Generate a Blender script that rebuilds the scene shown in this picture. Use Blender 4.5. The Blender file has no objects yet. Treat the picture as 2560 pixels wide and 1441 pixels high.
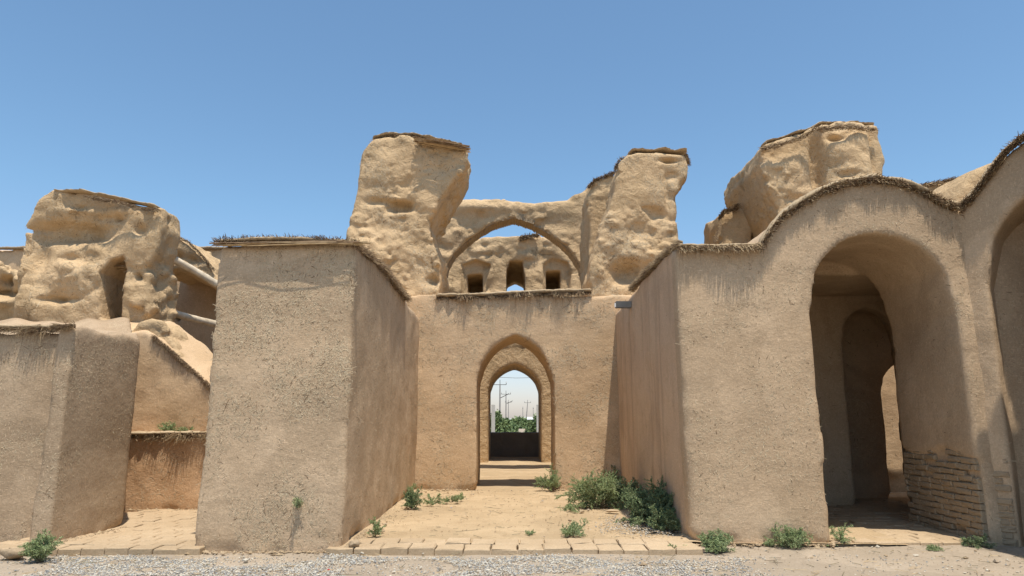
import bpy, math
import numpy as np
from mathutils import Vector

# ------------------------------------------------------------------ camera, sky, sun, exposure
sc = bpy.context.scene
R = math.radians
F, CX, CY = 1750.0, 1280.0, 720.5
PITCH, EYE = R(10.7), 1.6
cam = bpy.data.cameras.new("camera"); camo = bpy.data.objects.new("camera", cam)
sc.collection.objects.link(camo); sc.camera = camo
cam.sensor_width = 36; cam.lens = 36*F/2560; cam.clip_end = 6000; cam.clip_start = .05
camo.location = (0, 0, EYE); camo.rotation_euler = (R(90)+PITCH, 0, 0)
SUN = Vector((.104, -.27, 1)).normalized()
w = bpy.data.worlds.new("World"); sc.world = w; w.use_nodes = True
nt = w.node_tree; bg = nt.nodes['Background']
sky = nt.nodes.new('ShaderNodeTexSky'); sky.sky_type = 'NISHITA'; sky.sun_disc = False
sky.sun_elevation = math.asin(SUN.z); sky.sun_rotation = math.atan2(SUN.x, SUN.y)
sky.air_density = 1.0; sky.dust_density = .9; sky.ozone_density = 1.3; sky.altitude = 200
tint = nt.nodes.new('ShaderNodeMix'); tint.data_type = 'RGBA'; tint.blend_type = 'MULTIPLY'; tint.inputs[0].default_value = 1
tint.inputs[7].default_value = (.87, 1.0, 1.0, 1)
tcw = nt.nodes.new('ShaderNodeTexCoord'); spz = nt.nodes.new('ShaderNodeSeparateXYZ'); nt.links.new(tcw.outputs['Generated'], spz.inputs[0])
crp = nt.nodes.new('ShaderNodeValToRGB'); crp.color_ramp.elements[0].position = .03; crp.color_ramp.elements[1].position = .28
crp.color_ramp.elements[0].color = (.92, .86, .96, 1); crp.color_ramp.elements[1].color = (.86, 1.03, 1.045, 1)
nt.links.new(spz.outputs[2], crp.inputs[0]); nt.links.new(crp.outputs[0], tint.inputs[7])
nt.links.new(sky.outputs[0], tint.inputs[6]); nt.links.new(tint.outputs[2], bg.inputs[0]); bg.inputs[1].default_value = .14
sl = bpy.data.lights.new("sun", 'SUN'); sl.energy = 4.3; sl.angle = R(.55); sl.color = (1, .925, .82)
so = bpy.data.objects.new("sun", sl); sc.collection.objects.link(so)
so.rotation_euler = SUN.to_track_quat('Z', 'Y').to_euler(); so.location = (0, 0, 30)
sc.view_settings.view_transform = 'Standard'; sc.view_settings.look = 'None'
sc.view_settings.exposure = 0.29; sc.view_settings.gamma = 1
sc.cycles.max_bounces = 8; sc.cycles.diffuse_bounces = 3

def P(px, py, Y):
    u, v = (px-CX)/F, (CY-py)/F
    t = Y/(math.cos(PITCH)-v*math.sin(PITCH))
    return (u*t, Y, EYE+t*(math.sin(PITCH)+v*math.cos(PITCH)))
def XZ(pts, Y): return [(P(a, b, Y)[0], P(a, b, Y)[2]) for a, b in pts]
def G(px, py, z=0):
    u, v = (px-CX)/F, (CY-py)/F
    dz = math.sin(PITCH)+v*math.cos(PITCH); t = (z-EYE)/dz
    return (u*t, t*(math.cos(PITCH)-v*math.sin(PITCH)), z)

# ------------------------------------------------------------------ materials
MATS = {}
def nodes(name):
    m = bpy.data.materials.new(name); m.use_nodes = True; MATS[name] = m
    t = m.node_tree; return m, t, t.nodes['Principled BSDF']
def nd(t, kind, **kw):
    n = t.nodes.new(kind)
    for k, v in kw.items():
        if k in n.inputs: n.inputs[k].default_value = v
        else: setattr(n, k, v)
    return n
def ramp(t, src, a, b, ca=(0, 0, 0, 1), cb=(1, 1, 1, 1)):
    r = t.nodes.new('ShaderNodeValToRGB'); r.color_ramp.elements[0].position = a; r.color_ramp.elements[1].position = b
    r.color_ramp.elements[0].color = ca; r.color_ramp.elements[1].color = cb
    t.links.new(src, r.inputs[0]); return r.outputs[0]
def mix(t, fac, a, b, blend='MIX'):
    n = t.nodes.new('ShaderNodeMix'); n.data_type = 'RGBA'; n.blend_type = blend
    for s, v in ((n.inputs[0], fac), (n.inputs[6], a), (n.inputs[7], b)):
        if isinstance(v, (int, float)): s.default_value = v
        elif isinstance(v, tuple): s.default_value = v+(1,) if len(v) == 3 else v
        else: t.links.new(v, s)
    return n.outputs[2]
def mud(name, c1, c2, c3=None, fine=1.0, streak=0.0, low=None, straw=.5, rough=0):
    """sun-dried mud render: blotches, straw flecks, fine grit; optional water streaks and warmer foot"""
    m, t, b = nodes(name); L = t.links.new
    tc = nd(t, 'ShaderNodeTexCoord').outputs['Object']
    n1 = nd(t, 'ShaderNodeTexNoise', Scale=.9, Detail=6.0, Roughness=.62, Distortion=.4); L(tc, n1.inputs['Vector'])
    col = mix(t, ramp(t, n1.outputs[0], .38, .64), c1, c2)
    n2 = nd(t, 'ShaderNodeTexNoise', Scale=3.3, Detail=5.0, Roughness=.7); L(tc, n2.inputs['Vector'])
    dk = tuple(x*.80 for x in c1)
    col = mix(t, ramp(t, n2.outputs[0], .52, .72, cb=(.55, .55, .55, 1)), col, c3 or dk)
    npch = nd(t, 'ShaderNodeTexNoise', Scale=.42, Detail=3.0, Roughness=.5, Distortion=1.2); L(tc, npch.inputs['Vector'])
    col = mix(t, ramp(t, npch.outputs[0], .53, .57, cb=(.55, .55, .55, 1)), col, tuple(x*.86 for x in c1))
    if low:
        sp = nd(t, 'ShaderNodeSeparateXYZ'); L(tc, sp.inputs[0])
        ad = nd(t, 'ShaderNodeMath', operation='MULTIPLY_ADD'); L(n2.outputs[0], ad.inputs[0]); ad.inputs[1].default_value = 1.6; L(sp.outputs[2], ad.inputs[2])
        col = mix(t, ramp(t, ad.outputs[0], .5, 2.6, (.75, .75, .75, 1), (0, 0, 0, 1)), col, low)
    # straw flecks in three directions
    flk = None
    for i, (rot, sc_) in enumerate((((.3, .5, .7), (16, 95, 95)), ((.9, 1.1, -.6), (14, 90, 90)), ((.2, -1.0, .2), (95, 95, 13)))):
        mp = nd(t, 'ShaderNodeMapping'); mp.inputs['Rotation'].default_value = rot; mp.inputs['Scale'].default_value = sc_
        L(tc, mp.inputs[0]); nn = nd(t, 'ShaderNodeTexNoise', Scale=1.0, Detail=1.0, Distortion=.5); L(mp.outputs[0], nn.inputs['Vector'])
        o = ramp(t, nn.outputs[0], .66, .74)
        flk = o if flk is None else mix(t, 1.0, flk, o, 'LIGHTEN')
    lt = tuple(min(1, x*1.42) for x in c2)
    fm = mix(t, straw, (0, 0, 0), flk)
    col = mix(t, fm, col, lt)
    n3 = nd(t, 'ShaderNodeTexNoise', Scale=38.0, Detail=6.0, Roughness=.75); L(tc, n3.inputs['Vector'])
    col = mix(t, .5, col, ramp(t, n3.outputs[0], .3, .62, (.55, .53, .5, 1), (1.06, 1.06, 1.06, 1)), 'MULTIPLY')
    if streak:
        w1 = 3.4
        mp = nd(t, 'ShaderNodeMapping'); mp.inputs['Scale'].default_value = (w1, w1, .2); L(tc, mp.inputs[0])
        ns = nd(t, 'ShaderNodeTexNoise', Scale=1.0, Detail=7.0, Roughness=.62); L(mp.outputs[0], ns.inputs['Vector'])
        col = mix(t, mix(t, streak, (0, 0, 0), ramp(t, ns.outputs[0], .5, .66)), col, tuple(x*.5 for x in c1))
    L(col, b.inputs['Base Color']); b.inputs['Roughness'].default_value = .95
    b.inputs['Specular IOR Level'].default_value = .08
    nb = nd(t, 'ShaderNodeTexNoise', Scale=9.0, Detail=9.0, Roughness=.66); L(tc, nb.inputs['Vector'])
    b1 = nd(t, 'ShaderNodeBump', Strength=min(1, .55*fine), Distance=.035)
    if rough:
        vv = nd(t, 'ShaderNodeTexVoronoi', Scale=1.7); vv.feature = 'DISTANCE_TO_EDGE'; dv = nd(t, 'ShaderNodeVectorMath', operation='MULTIPLY_ADD')
        L(n2.outputs[1], dv.inputs[0]); dv.inputs[1].default_value = (.45, .45, .45); L(tc, dv.inputs[2]); L(dv.outputs[0], vv.inputs['Vector'])
        crk = mix(t, ramp(t, npch.outputs[0], .5, .62), (1, 1, 1), ramp(t, vv.outputs[0], .0, .022))
        bc = nd(t, 'ShaderNodeBump', Strength=.8, Distance=.05); L(crk, bc.inputs['Height'])
        nr = nd(t, 'ShaderNodeTexNoise', Scale=3.2, Detail=10.0, Roughness=.62, Distortion=.6); L(tc, nr.inputs['Vector'])
        b0 = nd(t, 'ShaderNodeBump', Strength=rough, Distance=.12); L(nr.outputs[0], b0.inputs['Height']); L(bc.outputs[0], b0.inputs['Normal']); L(b0.outputs[0], b1.inputs['Normal'])
    L(nb.outputs[0], b1.inputs['Height'])
    mpt = nd(t, 'ShaderNodeMapping'); mpt.inputs['Scale'].default_value = (1.5, 1.5, 2.6); L(tc, mpt.inputs[0])
    ntr = nd(t, 'ShaderNodeTexNoise', Scale=1.0, Detail=4.0, Distortion=.8); L(mpt.outputs[0], ntr.inputs['Vector'])
    bt = nd(t, 'ShaderNodeBump', Strength=.4, Distance=.035); L(ntr.outputs[0], bt.inputs['Height']); L(b1.outputs[0], bt.inputs['Normal']); b1 = bt
    if not rough:
        vv = nd(t, 'ShaderNodeTexVoronoi', Scale=.75); vv.feature = 'DISTANCE_TO_EDGE'; dv = nd(t, 'ShaderNodeVectorMath', operation='MULTIPLY_ADD')
        L(n2.outputs[1], dv.inputs[0]); dv.inputs[1].default_value = (.4, .4, .4); L(tc, dv.inputs[2]); L(dv.outputs[0], vv.inputs['Vector'])
        ck = mix(t, ramp(t, n1.outputs[0], .54, .60), (1, 1, 1), ramp(t, vv.outputs[0], .0, .007))
        bk = nd(t, 'ShaderNodeBump', Strength=.6, Distance=.012); L(ck, bk.inputs['Height']); L(b1.outputs[0], bk.inputs['Normal']); b1 = bk
    b2 = nd(t, 'ShaderNodeBump', Strength=.6*fine, Distance=.008); L(n3.outputs[0], b2.inputs['Height']); L(b1.outputs[0], b2.inputs['Normal'])
    b3 = nd(t, 'ShaderNodeBump', Strength=.5*straw, Distance=.006); L(flk, b3.inputs['Height']); L(b2.outputs[0], b3.inputs['Normal'])
    L(b3.outputs[0], b.inputs['Normal']); return m
def plain(name, c, c2=None, scale=20.0, rough=.85, bump=.3, dist=.004):
    m, t, b = nodes(name); L = t.links.new
    tc = nd(t, 'ShaderNodeTexCoord').outputs['Object']
    n = nd(t, 'ShaderNodeTexNoise', Scale=scale, Detail=5.0); L(tc, n.inputs['Vector'])
    L(mix(t, ramp(t, n.outputs[0], .35, .65), c, c2 or tuple(x*.7 for x in c)), b.inputs['Base Color'])
    b.inputs['Roughness'].default_value = rough; b.inputs['Specular IOR Level'].default_value = .2
    bb = nd(t, 'ShaderNodeBump', Strength=bump, Distance=dist); L(n.outputs[0], bb.inputs['Height']); L(bb.outputs[0], b.inputs['Normal'])
    return m
mud('render_grey', (0.509, 0.370, 0.236), (0.608, 0.452, 0.297), (0.435, 0.311, 0.196), low=(0.596, 0.417, 0.248), streak=.06, fine=.65)
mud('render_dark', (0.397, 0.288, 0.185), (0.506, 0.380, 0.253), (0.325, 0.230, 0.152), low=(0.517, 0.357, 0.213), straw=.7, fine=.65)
mud('render_warm', (0.560, 0.394, 0.235), (0.657, 0.476, 0.299), (0.487, 0.341, 0.206), low=(0.560, 0.352, 0.194), fine=.65)
mud('render_streaked', (0.588, 0.420, 0.278), (0.649, 0.475, 0.315), (0.450, 0.317, 0.198), streak=.5)
mud('render_orange', (0.528, 0.335, 0.190), (0.614, 0.410, 0.245), (0.430, 0.259, 0.130))
mud('eroded_mud', (0.552, 0.394, 0.225), (0.652, 0.470, 0.278), (0.426, 0.300, 0.171), fine=1.6, straw=.25, rough=.75)
mud('sand', (.45, .335, .205), (.53, .40, .25), (.37, .265, .16), fine=1.0, straw=0.05)
mud('cap_mud', (.44, .335, .21), (.50, .385, .25), (.37, .275, .175), straw=.2)
mud('adobe_brick', (.36, .27, .175), (.43, .33, .215), (.29, .215, .14), straw=.1)
mud('paver', (.46, .345, .22), (.53, .405, .265), (.40, .295, .185), fine=.5, straw=.05)
mud('grey_dirt', (.36, .295, .22), (.43, .355, .27), (.30, .245, .185), fine=.8, straw=.05)
mud('low_wall_dark', (.26, .24, .23), (.30, .28, .265), straw=.1)  # evenly dark mud colour for the low wall beyond the second doorway
plain('reed', (.27, .185, .11), (.15, .095, .055), 9, bump=.2)
plain('reed_pale', (.55, .42, .25), (.36, .26, .15), 9, bump=.2)
plain('straw', (.62, .50, .33), (.50, .39, .25), 9, bump=.2)
plain('timber', (.66, .56, .42), (.46, .37, .26), 7, bump=.5, dist=.01)
plain('stone_grey', (.37, .365, .34), (.18, .18, .175), 14)
plain('stone_pale', (.58, .53, .43), (.42, .37, .29), 14)
plain('leaf_bright', (.29, .36, .16), (.37, .42, .22), 5)
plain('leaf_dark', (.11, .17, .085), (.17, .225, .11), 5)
plain('leaf_tree', (.18, .25, .10), (.24, .31, .14), 1.5)
plain('twig', (.22, .20, .12), (.15, .11, .07), 9)
plain('white_paint', (.75, .75, .72), (.68, .68, .65), 3, rough=.5)
plain('concrete', (.36, .34, .31), (.28, .26, .24), 2)
plain('dark_steel', (.07, .07, .07), (.10, .09, .08), 5, rough=.5)
plain('sheet_metal', (.13, .13, .125), (.10, .10, .10), 5, rough=.45)
plain('far_roof', (.62, .63, .62), (.55, .56, .56), .5)
plain('glass_dark', (.03, .035, .04), rough=.1)
plain('red_plastic', (.55, .03, .03), rough=.4)
plain('blue_plastic', (.06, .16, .45), rough=.4)

# ------------------------------------------------------------------ object helpers
LOC = {}
def put(name, me, parent=None, loc=(0, 0, 0), mats=()):
    for m in mats: me.materials.append(MATS[m])
    o = bpy.data.objects.new(name, me); sc.collection.objects.link(o)
    if parent is not None:
        o.parent = parent; pl = LOC[parent.name]; o.location = [a-b for a, b in zip(loc, pl)]
    else: o.location = loc
    LOC[o.name] = tuple(loc); return o
def tag(o, label=None, cat=None, group=None, kind=None):
    if label: o['label'] = label
    if cat: o['category'] = cat
    if group: o['group'] = group
    if kind: o['kind'] = kind
    return o
def thing(name, label, cat, loc, group=None):
    o = put(name, None, None, loc); return tag(o, label, cat, group)
def mesh(V, Fq, mat_idx=None, smooth=True, Ft=None, origin=(0, 0, 0)):
    V = np.asarray(V, np.float32)-np.asarray(origin, np.float32)
    me = bpy.data.meshes.new("m")
    q = np.zeros((0, 4), int) if Fq is None else np.asarray(Fq, int).reshape(-1, 4)
    tr = np.zeros((0, 3), int) if Ft is None else np.asarray(Ft, int).reshape(-1, 3)
    n = len(q)+len(tr)
    me.vertices.add(len(V)); me.vertices.foreach_set('co', V.ravel())
    li = np.concatenate([q.ravel(), tr.ravel()]).astype(np.int32)
    me.loops.add(len(li)); me.loops.foreach_set('vertex_index', li)
    st = np.concatenate([np.arange(len(q))*4, len(q)*4+np.arange(len(tr))*3]).astype(np.int32)
    me.polygons.add(n); me.polygons.foreach_set('loop_start', st)
    me.polygons.foreach_set('loop_total', np.concatenate([np.full(len(q), 4), np.full(len(tr), 3)]).astype(np.int32))
    if mat_idx is not None: me.polygons.foreach_set('material_index', np.asarray(mat_idx, np.int32))
    sm = np.full(n, bool(smooth)) if np.isscalar(smooth) else smooth
    me.polygons.foreach_set('use_smooth', sm)
    me.update(calc_edges=True); me.validate(); return me

# ---- implicit surfaces
def smax(a, b, k=.06):
    h = np.clip(.5+.5*(a-b)/k, 0, 1); return b+(a-b)*h+k*h*(1-h)
def smin(a, b, k=.06): return -smax(-a, -b, k)
def poly(pts, x, z):
    d = None; s = None; n = len(pts)
    sgn = np.ones(np.broadcast(x, z).shape, bool)
    for i in range(n):
        ax, az = pts[i]; bx, bz = pts[i-1]
        ex, ez = bx-ax, bz-az; wx, wz = x-ax, z-az
        h = np.clip((wx*ex+wz*ez)/(ex*ex+ez*ez+1e-12), 0, 1)
        dd = (wx-ex*h)**2+(wz-ez*h)**2
        d = dd if d is None else np.minimum(d, dd)
        c1 = z >= az; c2 = z < bz; c3 = ex*wz > ez*wx
        flip = (c1 & c2 & c3) | (~c1 & ~c2 & ~c3)
        sgn = np.where(flip, ~sgn, sgn)
    return np.where(sgn, 1, -1)*np.sqrt(d)
def rng_(a, b, v): return np.maximum(a-v, v-b)
def noise(x, y, z, s, seed, aniso=(1, 1, 1)):
    """value noise on an axis-aligned grid, -1..1"""
    r = np.random.default_rng(seed); out = None; idx = []; fr = []
    for c, a in ((x, aniso[0]), (y, aniso[1]), (z, aniso[2])):
        v = c.ravel()/(s*a); v = v-math.floor(v.min()); i = np.floor(v).astype(int); f = v-i
        idx.append(i); fr.append(f*f*(3-2*f))
    lat = r.uniform(-1, 1, [i.max()+2 for i in idx]).astype(np.float32)
    A = lat[idx[0]]*(1-fr[0])[:, None, None]+lat[idx[0]+1]*fr[0][:, None, None]
    A = A[:, idx[1]]*(1-fr[1])[None, :, None]+A[:, idx[1]+1]*fr[1][None, :, None]
    A = A[:, :, idx[2]]*(1-fr[2])[None, None, :]+A[:, :, idx[2]+1]*fr[2][None, None, :]
    return A
def worley(p, s, seed):
    """distance to the nearest and second nearest jittered lattice point, in cells"""
    q = p/np.asarray(s); i = np.floor(q).astype(np.int64); f1 = np.full(len(p), 9., np.float32); f2 = f1.copy()
    for a in (-1, 0, 1):
        for b in (-1, 0, 1):
            for c in (-1, 0, 1):
                n = i+(a, b, c); hsh = (n[:, 0]*73856093) ^ (n[:, 1]*19349663) ^ (n[:, 2]*83492791) ^ (seed*2654435)
                j = np.stack([((hsh*k) >> 7) % 1009/1009. for k in (1103515245, 22695477, 134775813)], 1)
                d = np.sqrt(((n+j-q)**2).sum(1)); f2 = np.minimum(f2, np.maximum(f1, d)); f1 = np.minimum(f1, d)
    return f1, f2
def nets(D, lo, h):
    s = D < 0; nx, ny, nz = D.shape
    acc = np.zeros((nx-1, ny-1, nz-1, 3), np.float32); cnt = np.zeros((nx-1, ny-1, nz-1), np.float32)
    for ax in range(3):
        a = [slice(None)]*3; b = [slice(None)]*3; a[ax] = slice(0, -1); b[ax] = slice(1, None)
        da, db = D[tuple(a)], D[tuple(b)]; cr = (s[tuple(a)] != s[tuple(b)])
        t = np.where(cr, da/np.where(cr, da-db, 1), 0)
        o1, o2 = [k for k in range(3) if k != ax]
        for i in (0, 1):
            for j in (0, 1):
                sl = [slice(None)]*3
                sl[o1] = slice(i, i+D.shape[o1]-1); sl[o2] = slice(j, j+D.shape[o2]-1)
                c = cr[tuple(sl)]; tt = t[tuple(sl)]
                cnt += c; acc[..., ax] += tt*c; acc[..., o1] += i*c; acc[..., o2] += j*c
    m = cnt > 0; idn = -np.ones(cnt.shape, int); idn[m] = np.arange(m.sum())
    I = np.argwhere(m); V = (I+acc[m]/cnt[m][:, None])*h+np.asarray(lo)
    qs = []
    for ax in range(3):
        o1, o2 = [(1, 2), (2, 0), (0, 1)][ax]
        a = [slice(None)]*3; b = [slice(None)]*3; a[ax] = slice(0, -1); b[ax] = slice(1, None)
        cr = s[tuple(a)] != s[tuple(b)]
        E = np.argwhere(cr); E = E[(E[:, o1] > 0) & (E[:, o2] > 0) & (E[:, o1] < D.shape[o1]-1) & (E[:, o2] < D.shape[o2]-1)]
        fl = s[tuple(E.T)]
        def g(p, q):
            C = E.copy(); C[:, o1] -= p; C[:, o2] -= q; return idn[tuple(C.T)]
        Q = np.stack([g(1, 1), g(0, 1), g(0, 0), g(1, 0)], 1); Q[~fl] = Q[~fl][:, ::-1]; qs.append(Q)
    return V, np.concatenate(qs)
def build(name, lo, hi, h, fn, mat, parent=None, origin=None, amp=(.02, .01), seed=1, straw=0, world=None, sticks=None, aniso=(1, 1, 1), post=None, foot=0):
    lo = np.array(lo, float)-2*h; hi = np.array(hi, float)+2*h
    n = np.ceil((hi-lo)/h).astype(int)+1
    x = (lo[0]+np.arange(n[0])*h)[:, None, None]; y = (lo[1]+np.arange(n[1])*h)[None, :, None]; z = (lo[2]+np.arange(n[2])*h)[None, None, :]
    D = fn(x, y, z)+np.zeros((n[0], n[1], n[2]), np.float32)
    if len(amp) == 2:
        D = D+amp[0]*noise(x, y, z, .7, seed)+amp[1]*noise(x, y, z, .22, seed+1)
    else:   # eroded mud: big swells, scalloped dents, grooves, grit
        D = D+amp[0]*noise(x, y, z, 1.1, seed, aniso)+amp[1]*noise(x, y, z, .5, seed+1, (1.3, 1, .8))
        m = np.clip(.55+1.3*noise(x, y, z, .9, seed+6), .12, 1.5); pit = np.maximum(0, noise(x, y, z, .42, seed+4, (1.6, 1, .7))-.5)
        D = D+amp[1]*4*pit+m*(amp[2]*noise(x, y, z, .27, seed+2, (1.3, 1, .8))+amp[3]*noise(x, y, z, .13, seed+3)+amp[3]*.7*noise(x, y, z, .07, seed+5))
        I = np.argwhere(np.abs(D) < .22); pt = np.stack([x.ravel()[I[:, 0]], y.ravel()[I[:, 1]], z.ravel()[I[:, 2]]], 1)
        wv = np.stack([noise(x, y, z, .3, seed+k)[tuple(I.T)] for k in (21, 22, 23)], 1)*.12
        f1, f2 = worley(pt+wv, (.46, .40, .30), seed); g1, g2 = worley(pt+wv*.5, (.2, .17, .13), seed+3)
        mm = m[tuple(I.T)]
        D[tuple(I.T)] += amp[1]*(.5+mm)*(f1-.55)*.8-amp[1]*.9*np.clip(.16-(f2-f1), -.0, .16)*-3*np.clip(mm, .3, 1.2)+amp[3]*mm*(g1-.5)*.7
    if foot: D = D+foot*np.clip(1-z/.16, 0, 1)*np.maximum(0, .35+noise(x, y, z*0+0, .35, seed+9)+.5*noise(x, y, z, .1, seed+8))
    if post is not None: D = post(D, x, y, z)
    D[0] = D[-1] = 1; D[:, 0] = D[:, -1] = 1; D[:, :, 0] = D[:, :, -1] = 1
    V, Q = nets(D, lo, h)
    if world is not None: V = world(V)
    mi = np.zeros(len(Q), int); sm = np.ones(len(Q), bool)
    if straw:
        V, Q, mi, sm = add_straw(V, Q, straw, seed)
    org = origin if origin is not None else ((V[:, 0].min()+V[:, 0].max())/2, (V[:, 1].min()+V[:, 1].max())/2, max(0, V[:, 2].min()))
    me = mesh(V, Q, mi, sm, origin=org)
    return put(name, me, parent, org, (mat, 'straw', 'reed'))
def noise_pts(C, s, seed):
    r = np.random.default_rng(seed); k = r.normal(0, 1/s, (8, 3)); p = r.uniform(0, 6.28, 8)
    return np.sin(C@k.T*2.2+p).sum(1)/2.6
def add_straw(V, Q, n, seed):
    """short straws half buried in the plaster, on faces that look toward the yard"""
    r = np.random.default_rng(seed+77)
    a, b, c = V[Q[:, 0]], V[Q[:, 1]], V[Q[:, 2]]
    N = np.cross(b-a, c-a); A = np.linalg.norm(N, axis=1)+1e-9; N /= A[:, None]; C = (a+c)/2
    w_ = A*np.clip((N*(np.array([0, 0, 1.6])-C)).sum(1)/np.linalg.norm(C, axis=1), 0, 1)*(C[:, 2] > 0)/(C[:, 1]**1.0)
    cl = noise_pts(C, .6, seed+5); w_ = w_*np.clip(.75+1.3*cl, .08, 2); f = r.choice(len(Q), n, p=w_/w_.sum()); p = C[f]+r.normal(0, .015, (n, 3)); nn = N[f]
    p = p-nn*((p-C[f])*nn).sum(1)[:, None]
    t = np.cross(nn, r.normal(0, 1, (n, 3))+np.array([0, 0, .0])); t /= np.linalg.norm(t, axis=1)[:, None]+1e-9
    s = np.cross(nn, t); far = np.clip(p[:, 1]/11, 1, 1.6); L = ((r.exponential(.017, n)+.010)*far)[:, None]; W = (r.uniform(.0015, .0036, n)*far)[:, None]; H = (.002+r.exponential(.0022, n))[:, None]
    bend = r.normal(0, .25, n)[:, None]*L
    v = []
    for k, (tt, hh) in enumerate(((-1, -.003), (0, 1), (1, -.002))):
        for sg in (-1, 1):
            v.append(p+t*L*tt+s*(W*sg+bend*(1-abs(tt)))+nn*((H*hh if hh == 1 else hh)))
    SV = np.stack(v, 1).reshape(-1, 3); o = len(V)+np.arange(n)[:, None]*6
    q = np.concatenate([o+np.array([[0, 1, 3, 2]]), o+np.array([[2, 3, 5, 4]])])
    m = np.where(r.random(n) < .9, 1, 2); m = np.concatenate([m, m])
    return np.concatenate([V, SV]), np.concatenate([Q, q]), np.concatenate([np.zeros(len(Q), int), m]), np.concatenate([np.ones(len(Q), bool), np.zeros(2*n, bool)])

# ---- reed sticks along a line
def reeds(name, path, out, n, parent, length=(.05, .16), up=(-.35, .35), spread=.5, thick=.05, mat='reed', seed=5, pale=.25, rad=.004, clump=.6, hang=0, back=.06):
    r = np.random.default_rng(seed); path = np.asarray(path, float); out = np.asarray(out, float); out = out/np.linalg.norm(out)
    seg = np.linalg.norm(np.diff(path, axis=0), axis=1); cum = np.r_[0, np.cumsum(seg)]
    u = r.uniform(0, cum[-1], n)
    cl = np.interp(u, np.linspace(0, cum[-1], max(4, int(cum[-1]*7))), r.uniform(0, 1, max(4, int(cum[-1]*7))))
    base = np.stack([np.interp(u, cum, path[:, k]) for k in range(3)], 1)
    tan = np.stack([np.gradient(np.interp(np.linspace(0, cum[-1], 200), cum, path[:, k])) for k in range(3)], 1)
    tan /= np.linalg.norm(tan, axis=1)[:, None]; T = tan[np.clip((u/cum[-1]*199).astype(int), 0, 199)]
    Z = np.array([0, 0, 1.]); base = base+Z*r.normal(0, thick*.4, n)[:, None]-out*back
    L = (r.uniform(*length, n)*(1-clump+clump*1.5*cl))[:, None]
    d = out+Z*r.uniform(*up, n)[:, None]+T*r.normal(0, spread, n)[:, None]; d /= np.linalg.norm(d, axis=1)[:, None]
    mid = base+d*(L+back)*.55; tip = base+d*(L+back)-Z*(L*r.uniform(0, .5, n)[:, None])
    if hang:
        k = r.random(n) < hang; hl = r.exponential(.07, n)[:, None]+.03
        tip = np.where(k[:, None], mid-Z*hl+out*.01, tip)
    rr = (rad*r.uniform(.6, 1.4, n))[:, None]
    rings = []
    for c, q in ((base, 1), (mid, .9), (tip, .35)):
        ex = np.cross(d, Z); ex /= np.linalg.norm(ex, axis=1)[:, None]+1e-6; ez = np.cross(ex, d)
        for a in (0, 2.09, 4.19): rings.append(c+rr*q*(ex*math.cos(a)+ez*math.sin(a)))
    V = np.stack(rings, 1).reshape(-1, 3); o = np.arange(n)[:, None]*9; qs = []
    for lv in (0, 3):
        for a in range(3): qs.append(o+np.array([[lv+a, lv+(a+1) % 3, lv+3+(a+1) % 3, lv+3+a]]))
    mi = np.tile((r.random(n) < pale).astype(int), 6)
    org = tuple(path[0]); me = mesh(V, np.concatenate(qs), mi, False, origin=org)
    return put(name, me, parent, org, (mat, 'reed_pale'))
def bundle(name, a, b, parent, n=60, rad=.05, seed=3, mat='reed'):
    """reeds lying lengthwise side by side from a to b"""
    r = np.random.default_rng(seed); a = np.array(a, float); b = np.array(b, float); d = b-a; Lg = np.linalg.norm(d); d /= Lg
    Z = np.array([0, 0, 1.]); sx = np.cross(d, Z); sx /= np.linalg.norm(sx)
    V = []; Q = []; mi = []
    for i in range(n):
        off = sx*r.normal(0, rad*1.3)+Z*r.normal(0, rad*.4); s0 = r.uniform(-.1, .25)*Lg; s1 = Lg*r.uniform(.75, 1.08)
        w_ = r.uniform(.006, .011); k = len(V); mi_ = int(r.random() < .55)
        for s in (s0, (s0+s1)/2, s1):
            c = a+d*s+off+Z*r.normal(0, .008)+sx*r.normal(0, .01)
            for an in (0, 2.09, 4.19): V.append(c+w_*(sx*math.cos(an)+Z*math.sin(an)))
        for lv in (0, 3):
            for q in range(3): Q.append((k+lv+q, k+lv+(q+1) % 3, k+lv+3+(q+1) % 3, k+lv+3+q)); mi.append(mi_)
    return put(name, mesh(V, Q, mi, False, origin=a), parent, tuple(a), (mat, 'reed_pale'))
def lumpcap(name, path, parent, w_=.09, hgt=.045, mat='cap_mud', seed=9, step=.05, fray=.5, side=(0, 1, 0)):
    """uneven mud bead laid over the reeds; it thins out along its length"""
    r = np.random.default_rng(seed); path = np.asarray(path, float)
    seg = np.linalg.norm(np.diff(path, axis=0), axis=1); cum = np.r_[0, np.cumsum(seg)]; m = max(6, int(cum[-1]/step))
    u = np.linspace(0, cum[-1], m); c = np.stack([np.interp(u, cum, path[:, k]) for k in range(3)], 1)
    sd = np.array(side, float); Z = np.array([0, 0, 1.]); k = 8
    a = np.linspace(0, 2*math.pi, k, endpoint=False)
    wob = np.interp(u, np.linspace(0, cum[-1], m//4+3), r.uniform(.55, 1.35, m//4+3))
    V = []
    for i in range(m):
        e = .3 if i in (0, m-1) else 1
        for t in a:
            V.append(c[i]+sd*w_*math.cos(t)*e*wob[i]*r.uniform(.85, 1.15)+Z*hgt*math.sin(t)*e*(wob[i]*.6+.4)*r.uniform(.8, 1.2))
    Q = [(i*k+j, i*k+(j+1) % k, (i+1)*k+(j+1) % k, (i+1)*k+j) for i in range(m-1) for j in range(k)]
    Q += [(0, 3, 2, 1), (0, 5, 4, 3), (0, 7, 6, 5)]; o = (m-1)*k; Q += [(o, o+1, o+2, o+3), (o, o+3, o+4, o+5), (o, o+5, o+6, o+7)]
    org = tuple(path[0]); return put(name, mesh(V, Q, origin=org), parent, org, (mat,))
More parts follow.
